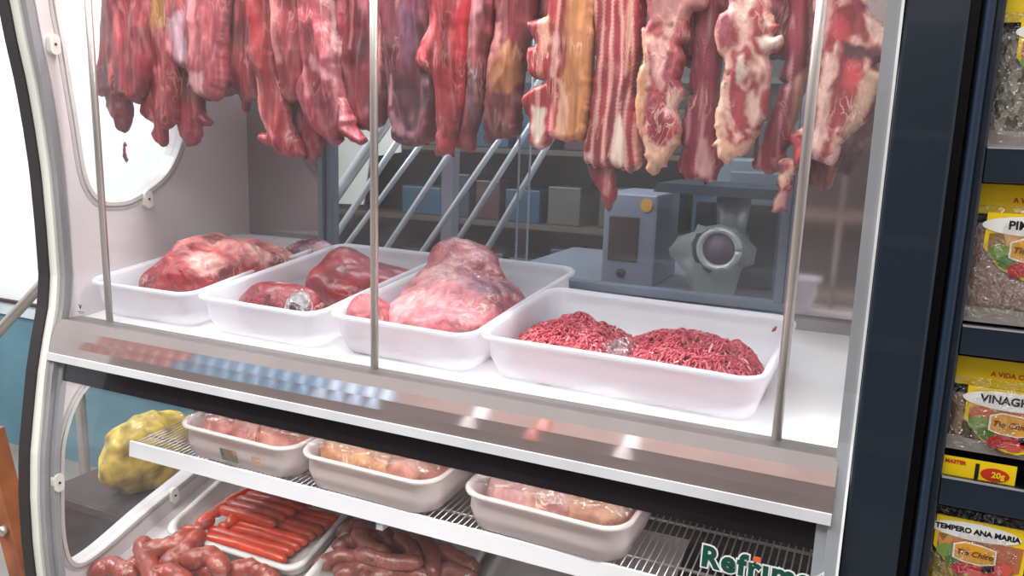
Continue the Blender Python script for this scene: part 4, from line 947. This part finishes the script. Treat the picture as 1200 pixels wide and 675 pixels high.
under(tube('bottom_bar', [(min(t.x for t in bots)-.05, RY, bz), (max(t.x for t in bots)+.05, RY, bz)], .012, MT['steel']), rack)
for x in (min(t.x for t in bots), max(t.x for t in bots)):
    under(tube('rack_leg', [(x, RY, 0), (x, RY, bz)], .014, MT['steel']), rack)
pp_ = aty(528, 200, 2.05)
post = thing('white_post', 'pale upright post behind the slanted tubes', 'post', (pp_.x, 2.05, 0))
under(box('post_body', pp_.x-.018, pp_.x+.018, 2.03, 2.07, 0, 2.6, plain('pale_post', '#8f8a96', .4, .3)), post)
under(box('post_cap', pp_.x-.022, pp_.x+.022, 2.026, 2.074, 2.58, 2.62, MT['grey_gasket']), post)
# pale notice board
nb0 = aty(396, 120, 2.6); nb1 = aty(424, 240, 2.6)
brd = thing('paper_notice', 'pale paper sheet on the dark shelving behind the slanted tubes', 'paper', ((nb0.x+nb1.x)/2, 3.015, 1.5))
A = aty(350, 80, 3.0); B = aty(424, 240, 3.0); Cc = aty(464, 170, 3.0)
pm = plain('pale_paper', '#d9d8cc', .7, noisec=.04)
under(prism('sheet', [(A.x, A.z), (Cc.x, A.z+.02), (aty(468, 180, 3.0).x, Cc.z-.03), (aty(432, 186, 3.0).x, aty(432, 184, 3.0).z), (B.x, B.z), (A.x, B.z-.01)], 'y', 3.010, 3.019, pm), brd)
# counter
cz_ = aty(760, 338, 2.1).z
ctr = thing('back_counter', 'grey work counter behind the rear window', 'counter', (-.6, 2.35, 0))
under(box('counter_top', -1.02, .55, 2.115, 2.75, cz_-.03, cz_, plain('grey_counter', '#8a919b', .35, .3), bev=.004), ctr)
under(box('counter_body', -.98, .5, 2.16, 2.7, 0, cz_-.03, plain('counter_grey', '#4c5158', .5)), ctr)
# scale / box with a window
def pbox(nm, x0, y0_, x1, y1_, Y, dep, mat, parent=None, bev=.003):
    a = aty(x0, y0_, Y); b = aty(x1, y1_, Y); return under(box(nm, min(a.x, b.x), max(a.x, b.x), Y, Y+dep, min(a.z, b.z), max(a.z, b.z), mat, bev=bev), parent) if parent else box(nm, min(a.x, b.x), max(a.x, b.x), Y, Y+dep, min(a.z, b.z), max(a.z, b.z), mat, bev=bev)
Y2 = 2.12
mach = thing('grey_machine', 'grey box machine with brown inset window and yellow round tag', 'machine', (aty(735, 320, Y2).x, Y2, cz_))
a = aty(709, 225, Y2); b = aty(765, 330, Y2)
under(box('machine_body', a.x, b.x, Y2, Y2+.25, cz_, a.z, plain('machine_grey', '#8f95a6', .35, .2), bev=.006), mach)
pbox('inset_window', 714, 252, 746, 308, Y2-.005, .01, plain('brown_window', '#44302e', .25), mach)
yt = aty(757, 241, Y2-.01)
under(prism('yellow_tag', [(yt.x+.016*cos(t), yt.z+.018*sin(t)) for t in [2*pi*i/20 for i in range(20)]], 'y', Y2-.006, Y2, plain('yellow_tag', '#e0a52a', .5)), mach)
kn = aty(727, 320, Y2-.01); under(tube('round_knob', [(kn.x, Y2, kn.z), (kn.x, Y2-.012, kn.z)], .012, MT['blackgap']), mach)
# meat grinder
gc = aty(843, 292, 2.05)
gr_ = thing('meat_grinder', 'steel meat grinder with round mouth wrapped in a plastic bag', 'meat grinder', (gc.x, 2.1, cz_))
gs = plain('cast_grinder_steel', '#a9acb0', .3, .6)
Y3 = 2.05
V = []; F = []
tube_geo([(gc.x, Y3+.22, gc.z+.01), (gc.x, Y3+.08, gc.z+.005), (gc.x, Y3+.03, gc.z), (gc.x, Y3, gc.z)], [.040, .042, .056, .056], 24, V, F)
under(mesh_obj('barrel', V, F, gs), gr_)
ring_pts = [(gc.x+.048*cos(t), Y3-.006, gc.z+.048*sin(t)) for t in [2*pi*i/28 for i in range(29)]]
under(tube('mouth_ring', ring_pts, .009, plain('ring_white', '#c9cccc', .3, .2)), gr_)
under(tube('mouth', [(gc.x, Y3-.002, gc.z), (gc.x, Y3-.008, gc.z)], .038, plain('mouth_mauve', '#6f5f6e', .5), n=24), gr_)
under(tube('feed_throat', [(gc.x+.01, Y3+.09, gc.z+.02), (gc.x+.01, Y3+.09, gc.z+.13)], [.036, .045], gs), gr_)
hp = [(gc.x-.17, gc.z+.135), (gc.x+.20, gc.z+.130), (gc.x+.19, gc.z+.155), (gc.x-.16, gc.z+.158)]
under(prism('feed_tray', hp, 'y', Y3-.03, Y3+.22, plain('dark_steel_tray', '#4a545c', .3, .5)), gr_)
under(box('motor_housing', gc.x-.11, gc.x+.11, Y3+.20, Y3+.45, cz_, gc.z+.10, plain('grinder_housing', '#3c434b', .35, .2), bev=.01), gr_)
bagV = []; bagF = []
nb_ = 26
for j, (rr, dz_, dy_) in enumerate(((.052, 0, -.016), (.066, -.005, .0), (.075, -.015, .03), (.06, -.03, .06))):
    for i in range(nb_):
        t = 2*pi*i/nb_; wob = 1+.28*fbm((cos(t), sin(t), j*.6), 2.2)
        zz = gc.z+rr*wob*sin(t)+dz_-(.06 if sin(t) < -.75 and j in (1, 2) else 0)
        xx = gc.x-.01+rr*wob*cos(t)*1.1-(.03 if cos(t) < -.8 and j == 2 else 0)
        bagV.append((xx, Y3+dy_, zz))
for j in range(3):
    for i in range(nb_): bagF.append((j*nb_+i, j*nb_+(i+1) % nb_, (j+1)*nb_+(i+1) % nb_, (j+1)*nb_+i))
under(mesh_obj('plastic_bag', bagV, bagF, translucent('bag_plastic', '#c8ccc8', .3, .45)), gr_)
# dark shelving and blurred stock further back
sh_ = thing('dark_shelving', 'dark shelving with stock at the back of the shop', 'shelving', (-1.1, 3.2, 0))
under(box('shelf_back', -2.38, 1.6, 3.30, 3.34, 0, 2.1, plain('dark_shelf_back', '#26211f', .6)), sh_)
for z in (.5, .86, 1.14, 1.44, 1.72):
    under(box('shelf_board', -2.38, 1.6, 3.02, 3.3, z-.02, z, plain('shelf_board', '#4a3f38', .5)), sh_)
rnd = random.Random(4)
SG = 'stock on the dark back shelving'
cc_ = ['#1c3e52', '#2c343c', '#3f2626', '#3c3833', '#204656', '#484846', '#202026', '#33262a']
lev = {.86: 'second', 1.14: 'third', 1.44: 'top'}
for z in (.86, 1.14, 1.44):
    x = -1.95; i = 0
    while x < 1.1:
        wd = rnd.uniform(.09, .2); hh = rnd.uniform(.12, .22)
        o = box('stock_box', x, x+wd, 3.06, 3.26, z+.001, z+hh, plain('stock%d' % i+str(z), rnd.choice(cc_), .4), bev=.006)
        tag(o, 'dim unlabelled box among the stock on the %s board of the back shelving' % lev[z], 'box', SG+' '+lev[z]); x += wd+rnd.uniform(.01, .08); i += 1
# tall grey cabinet right of the grinder
cab = thing('grey_cabinet', 'grey cabinet behind the counter on the right', 'cabinet', (.1, 3.0, 0))
under(box('cabinet_body', -.55, .75, 2.85, 3.0, 0, aty(860, 185, 2.85).z, plain('cabinet_grey', '#69737c', .4, .2), bev=.01), cab)
under(box('cabinet_door', -.5, .7, 2.835, 2.85, .2, aty(860, 200, 2.85).z, plain('cabinet_door', '#5a646e', .35, .2), bev=.006), cab)

# ------------------------------------------------------------------ right side: navy panel and spice rack
Y4 = .985
def px2(x, y, Y=Y4): return aty(x, y, Y)
def quadprism(name, pts, Y, dep, mat, parent):
    pl = [(px2(x, y, Y).x, px2(x, y, Y).z) for x, y in pts]; return under(prism(name, pl, 'y', Y, Y+dep, mat), parent)
nv = thing('navy_side_cabinet', 'smooth navy blue metal panel between the meat case and spice rack', 'panel', (.05, 1.2, 0))
xa0, xa1 = -.0065, px2(1100, 300).x
under(box('panel_face', xa0, xa1, Y4, Y4+.5, 0, 2.1, MT['navy'], bev=.004), nv)
under(box('gap_strip', xa1, xa1+.012, Y4+.05, Y4+.5, 0, 2.1, MT['blackgap']), nv)
sr = thing('spice_rack', 'navy metal rack with hanging spice packets at the right edge', 'rack', (.3, 1.2, 0))
xb0 = xa1+.013; xb1 = px2(1140, 300).x
under(box('post', xb0, xb0+(xb1-xb0)*.45, Y4-.01, Y4+.35, 0, 2.1, MT['navy2'], bev=.003), sr)
under(box('inner_post', xb0+(xb1-xb0)*.45, xb1, Y4+.006, Y4+.35, 0, 2.1, MT['navy'], bev=.003), sr)
XE = xb1+.62
under(box('post', XE, XE+.035, Y4-.01, Y4+.35, 0, 2.1, MT['navy2'], bev=.003), sr)
under(box('back_board', xb1, XE, Y4+.30, Y4+.35, 0, 2.1, MT['brown']), sr)
bars = []
for (yt, yb2) in ((172, 214), (385, 420), (569, 604)):
    z1_ = px2(1160, yt).z; z0_ = px2(1160, yb2).z; bars.append((z0_, z1_))
bars.append((bars[-1][0]-.21, bars[-1][0]-.175)); bars.insert(0, (bars[0][1]+.19, bars[0][1]+.23))
for z0_, z1_ in bars:
    s_ = under(box('shelf', xb1, XE, Y4+.012, Y4+.30, z0_, z0_+.012, MT['navy']), sr)
    under(box('shelf_front', xb1, XE, Y4+.004, Y4+.014, z0_, z1_, MT['navy'], bev=.002), sr)
    under(box('shelf_lip', xb1, XE, Y4+.003, Y4+.008, z1_-.0018, z1_, MT['silver']), sr)

yel = plain('yellow_card', '#f2cf12', .4, noisec=.03)
redi = plain('red_ink', '#c8301e', .5); brn = plain('brown_ink', '#6b3c1c', .5); whi = plain('white_ink', '#f0efe8', .5); green = plain('green_ink', '#4d7a2c', .5); gold = plain('gold_ink', '#e2a430', .45); dred = plain('chilli_red', '#c02a26', .35); tom = plain('tomato_red', '#d8584a', .4); lgreen = plain('leaf_green', '#7f9a4a', .5)
def cell_mat(name, cols, scale=140, bump=.5):
    m, nt, b, out = newmat(name); tc = nt.nodes.new('ShaderNodeTexCoord'); vo = nt.nodes.new('ShaderNodeTexVoronoi'); vo.inputs['Scale'].default_value = scale
    mp = nt.nodes.new('ShaderNodeMapping'); mp.inputs['Scale'].default_value = (1, 1, .55); mp.inputs['Rotation'].default_value = (0, .6, 0)
    nt.links.new(tc.outputs['Object'], mp.inputs[0]); nt.links.new(mp.outputs[0], vo.inputs['Vector'])
    rp = nt.nodes.new('ShaderNodeValToRGB'); nt.links.new(vo.outputs['Color'], rp.inputs[0])
    for i, c in enumerate(cols):
        e = rp.color_ramp.elements[i] if i < 2 else rp.color_ramp.elements.new(i/len(cols))
        e.position = i/len(cols); e.color = (*srgb(c), 1)
    nt.links.new(rp.outputs[0], b.inputs['Base Color']); bp = nt.nodes.new('ShaderNodeBump'); bp.inputs['Strength'].default_value = bump; bp.inputs['Distance'].default_value = .003
    nt.links.new(vo.outputs['Distance'], bp.inputs['Height']); nt.links.new(bp.outputs[0], b.inputs['Normal']); setp(b, Roughness=.4); b.inputs['Coat Weight'].default_value = .4
    return m
pfilm = film_mat('packet_film', .18, 60)
def pillow(name, x0, x1, z0, z1, y, T, mat, parent, seed=0, n=22):
    V = []; F = []
    for s in (-1, 1):
        for j in range(n+1):
            for i in range(n+1):
                u, v = i/n, j/n; e = (4*u*(1-u))**.4*(4*v*(1-v))**.35
                V.append((x0+(x1-x0)*u, y+s*T/2*e*(1+.25*fbm((u*3, v*3, seed+s), 1.5)), z0+(z1-z0)*v))
    m = (n+1)**2
    for j in range(n):
        for i in range(n):
            q = j*(n+1)+i; F.append((q, q+1, q+n+2, q+n+1)); F.append((m+q, m+q+n+1, m+q+n+2, m+q+1))
    return under(mesh_obj(name, V, F, mat), parent)
def disc(name, cx, cz, rx, rz, y, mat, parent, th=.0006, n=24, top=1.):
    return under(prism(name, [(cx+rx*cos(t), cz+rz*sin(t)*(top if sin(t) > 0 else 1)) for t in [2*pi*i/n for i in range(n)]], 'y', y-th, y, mat), parent)
def spice_packet(x0, ztop, y, name_text, contents, label, w_=.105, h_=.15, header=True, tx=.03):
    """hanging packet: yellow header card, clear bag of spice, printed label with oval name plate and brand plate"""
    w_ = max(w_, tx+.076)
    t = thing('spice_packet', label, 'spice packet', (x0+w_/2, y, ztop-h_), 'spice packets in the navy rack')
    hh = .022 if header else 0
    if header:
        cd = under(box('header_card', x0+.004, x0+w_+.03, y+.004, y+.0052, ztop-hh-.01, ztop, yel), t)
        place_text(text_mesh('slogan', 'A VIDA COM', .0075, redi, off=.0002), Vector((x0+w_*.55, y+.0038, ztop-.0165)), cd)
    zt = ztop-hh; zb_ = ztop-h_
    pillow('spice_fill', x0+.004, x0+w_-.004, zb_+.012, zt-.02, y+.004, .016, contents, t, seed=x0)
    # label
    lx0, lx1, lz1, lz0 = x0+max(.004, tx-.016), max(x0+w_, x0+tx+.075)-.002, zt-.008, zt-.080
    yl = y-.0062
    lb = under(prism('printed_label', [(lx0, lz1), (lx1, lz1), (lx1, lz0+.018), (lx1-.012, lz0+.008), (lx1-.035, lz0), (lx0+.04, lz0+.002), (lx0+.018, lz0+.012), (lx0, lz0+.034)], 'y', yl, yl+.0008, yel), t)
    cxl = x0+tx+.024
    nw = .048 if len(name_text) < 10 else .046
    mid = lz1-.038
    V0 = [(lx0+.004, lz1-.022), (lx1-.003, lz1-.022), (lx1-.004, lz0+.020), (lx1-.034, lz0+.003), (lx0+.036, lz0+.006), (lx0+.004, lz0+.034)]
    under(prism('food_picture', V0, 'y', yl-.0005, yl, cell_mat('food_print'+name_text, ['#b98a4a', '#8b6a34', '#c96a48', '#d9a45c'], 60, .05)), lb)
    disc('name_plate', cxl+.004, lz1-.013, nw, .0105, yl-.0006, whi, lb)
    if name_text: place_text(text_mesh('spice_name', name_text, .0125 if len(name_text) < 10 else .0085, blk, off=.0004), Vector((cxl+.006, yl-.0015, lz1-.0125)), lb)
    disc('leaf', lx0+.016, mid-.004, .012, .009, yl-.0008, lgreen, lb); disc('leaf', lx0+.028, mid-.014, .014, .008, yl-.0010, green, lb)
    for k_, (dx, dz) in enumerate(((-.006, -.026), (.010, -.027), (.024, -.022), (.036, -.016))):
        disc('tomato', cxl+dx, mid+dz+.004, .009, .0075, yl-.0012-k_*.0002, dred if k_ % 2 == 0 else tom, lb)
    under(prism('chilli', [(cxl-.008, mid-.012), (cxl+.016, mid-.012), (cxl+.040, mid-.004), (cxl+.042, mid-.009), (cxl+.02, mid-.021), (cxl-.006, mid-.018)], 'y', yl-.0022, yl-.0018, dred), lb)
    pln = [(cxl-.014, mid+.007), (cxl-.004, mid+.011), (cxl+.012, mid+.010), (cxl+.026, mid+.007), (cxl+.026, mid-.008), (cxl+.012, mid-.012), (cxl-.004, mid-.011), (cxl-.014, mid-.008)]
    bpz = under(prism('brand_plate_edge', [(cxl+.006+(u-cxl-.006)*1.09, mid+(v-mid)*1.13) for u, v in pln], 'y', yl-.0028, yl-.0024, whi), lb)
    under(prism('brand_plate', pln, 'y', yl-.0032, yl-.0028, gold), lb)
    place_text(text_mesh('brand_name', 'Tio Chico', .0092, brn, shear=.25, off=.0001), Vector((cxl+.006, yl-.0042, mid-.0005)), lb)
    pillow('clear_wrapper', x0, x0+w_, zb_, zt, y+.002, .026, pfilm, t, seed=x0+3)
    under(box('wrapper_seal', x0+.001, x0+w_-.001, y+.0005, y+.0025, zb_-.001, zb_+.016, plain('seal_silver', '#b9b3aa', .25, .3, bump=.5, bscale=90)), t)
    return t
grey_f = cell_mat('grey_herbs', ['#8c8878', '#6f6a5a', '#a8a292', '#565040'], 190)
pep = cell_mat('ground_pepper', ['#b0968a', '#9a8074', '#a68c80', '#8c7468'], 420, .15)
vin = cell_mat('dried_vegetables', ['#7d6248', '#4e3a30', '#a08264', '#2e2420'], 90)
ana = cell_mat('yellow_seasoning', ['#b89a34', '#8f7420', '#cdb04a', '#6a5a24'], 150)
YP = Y4+.03
def zat(x, y): return aty(x, y, YP).z
def xat(x, y): return aty(x, y, YP).x
spice_packet(xat(1160, 100), zat(1180, -12)+.0, YP, '', grey_f, 'topmost clear packet of grey-green herbs with yellow label', h_=bars[1][1] and (zat(1180, -12)-bars[1][1]-.001+.0), tx=.036)
p2 = spice_packet(xat(1134, 300), zat(1170, 216), YP, 'PIMENTA', pep, 'spice packet reading PIMENTA above brown-grey ground pepper', h_=zat(1170, 216)-bars[2][1]-.001, tx=.029)
p3 = spice_packet(xat(1110, 480), zat(1160, 422), YP, 'VINAGRETE', vin, 'spice packet reading VINAGRETE with dried brown vegetables', h_=zat(1160, 422)-zat(1160, 532), tx=.033)
# yellow card standing at the foot of the vinagrete row
yc = thing('yellow_card', 'yellow packet card with red 20g mark standing under VINAGRETE', 'card', (xat(1140, 555), YP+.004, bars[3][1]))
a = aty(1100, 530, YP-.012); b = aty(1188, 575, YP-.012)
under(box('card_sheet', a.x, b.x, YP-.012, YP-.0105, bars[3][0]+.012, a.z-.002, yel), yc)
disc('price_spot', b.x-.020, b.z+.014, .014, .0075, YP-.0122, redi, yc)
place_text(text_mesh('weight_mark', '20g', .009, yel, off=.0003), Vector((b.x-.017, YP-.0138, b.z+.014)), yc)
place_text(text_mesh('maker_name', 'MASTER', .0058, redi, off=.0002), Vector((a.x+.018, YP-.0128, b.z+.022)), yc)
under(box('slot', (a.x+b.x)/2-.001, (a.x+b.x)/2+.003, YP-.0128, YP-.0122, b.z+.006, b.z+.024, blk), yc)
p4 = spice_packet(xat(1088, 640), zat(1140, 600), YP, 'TEMPERO ANA MARIA', ana, 'spice packet reading TEMPERO ANA MARIA full of yellow seasoning', h_=zat(1140, 600)-bars[4][1]-.001, header=False, tx=.016, w_=.098)

# ------------------------------------------------------------------ the aisle behind the viewer (seen in reflections)
ash = thing('aisle_shelf', 'tall shop shelf across the aisle with bottled drinks', 'shelving', (-.6, -1.6, 0))
under(box('shelf_back', -4.6, 1.4, -1.95, -1.9, 0, 2.4, plain('aisle_mauve', '#8d7a76', .6)), ash)
for z in (.3, .72, 1.14, 1.56, 1.98):
    under(box('shelf_board', -4.6, 1.4, -1.9, -1.5, z-.03, z, plain('aisle_board', '#a58c7e', .5)), ash)
bl = [plain('blue_bottle', '#1f87b8', .2, coat=.5), plain('clear_blue_bottle', '#8fb6d8', .2, coat=.5), plain('red_bottle', '#a8423a', .25, coat=.5), plain('white_bottle', '#d8dbe2', .3)]
bots_ = {}
for r_, z in enumerate((1.56, 1.98)):
    for i in range(36):
        x = -4.55+i*.115
        c = 2 if x < -3.75 else (0 if x < -2.75 else (1 if x < -2.3 else (3 if i % 7 == 3 else (2 if i % 11 == 5 else -1))))
        if c < 0: continue
        if c not in bots_:
            V, F = tube_geo([(0, 0, 0), (0, 0, .01), (0, 0, .18), (0, 0, .22), (0, 0, .25), (0, 0, .252), (0, 0, .275)], [.04, .045, .045, .03, .014, .018, .018], 14)
            o = mesh_obj('drink_bottle', V, F, bl[c]); bots_[c] = o
        else: o = bots_[c].copy(); C.objects.link(o)
        o.location = (x, -1.6, z+.001)
        tag(o, '%s bottle on the aisle shelf behind the viewer' % ['blue', 'pale blue', 'red', 'white'][c], 'bottle', ['blue', 'pale blue', 'red', 'white'][c]+' bottles on the aisle shelf')
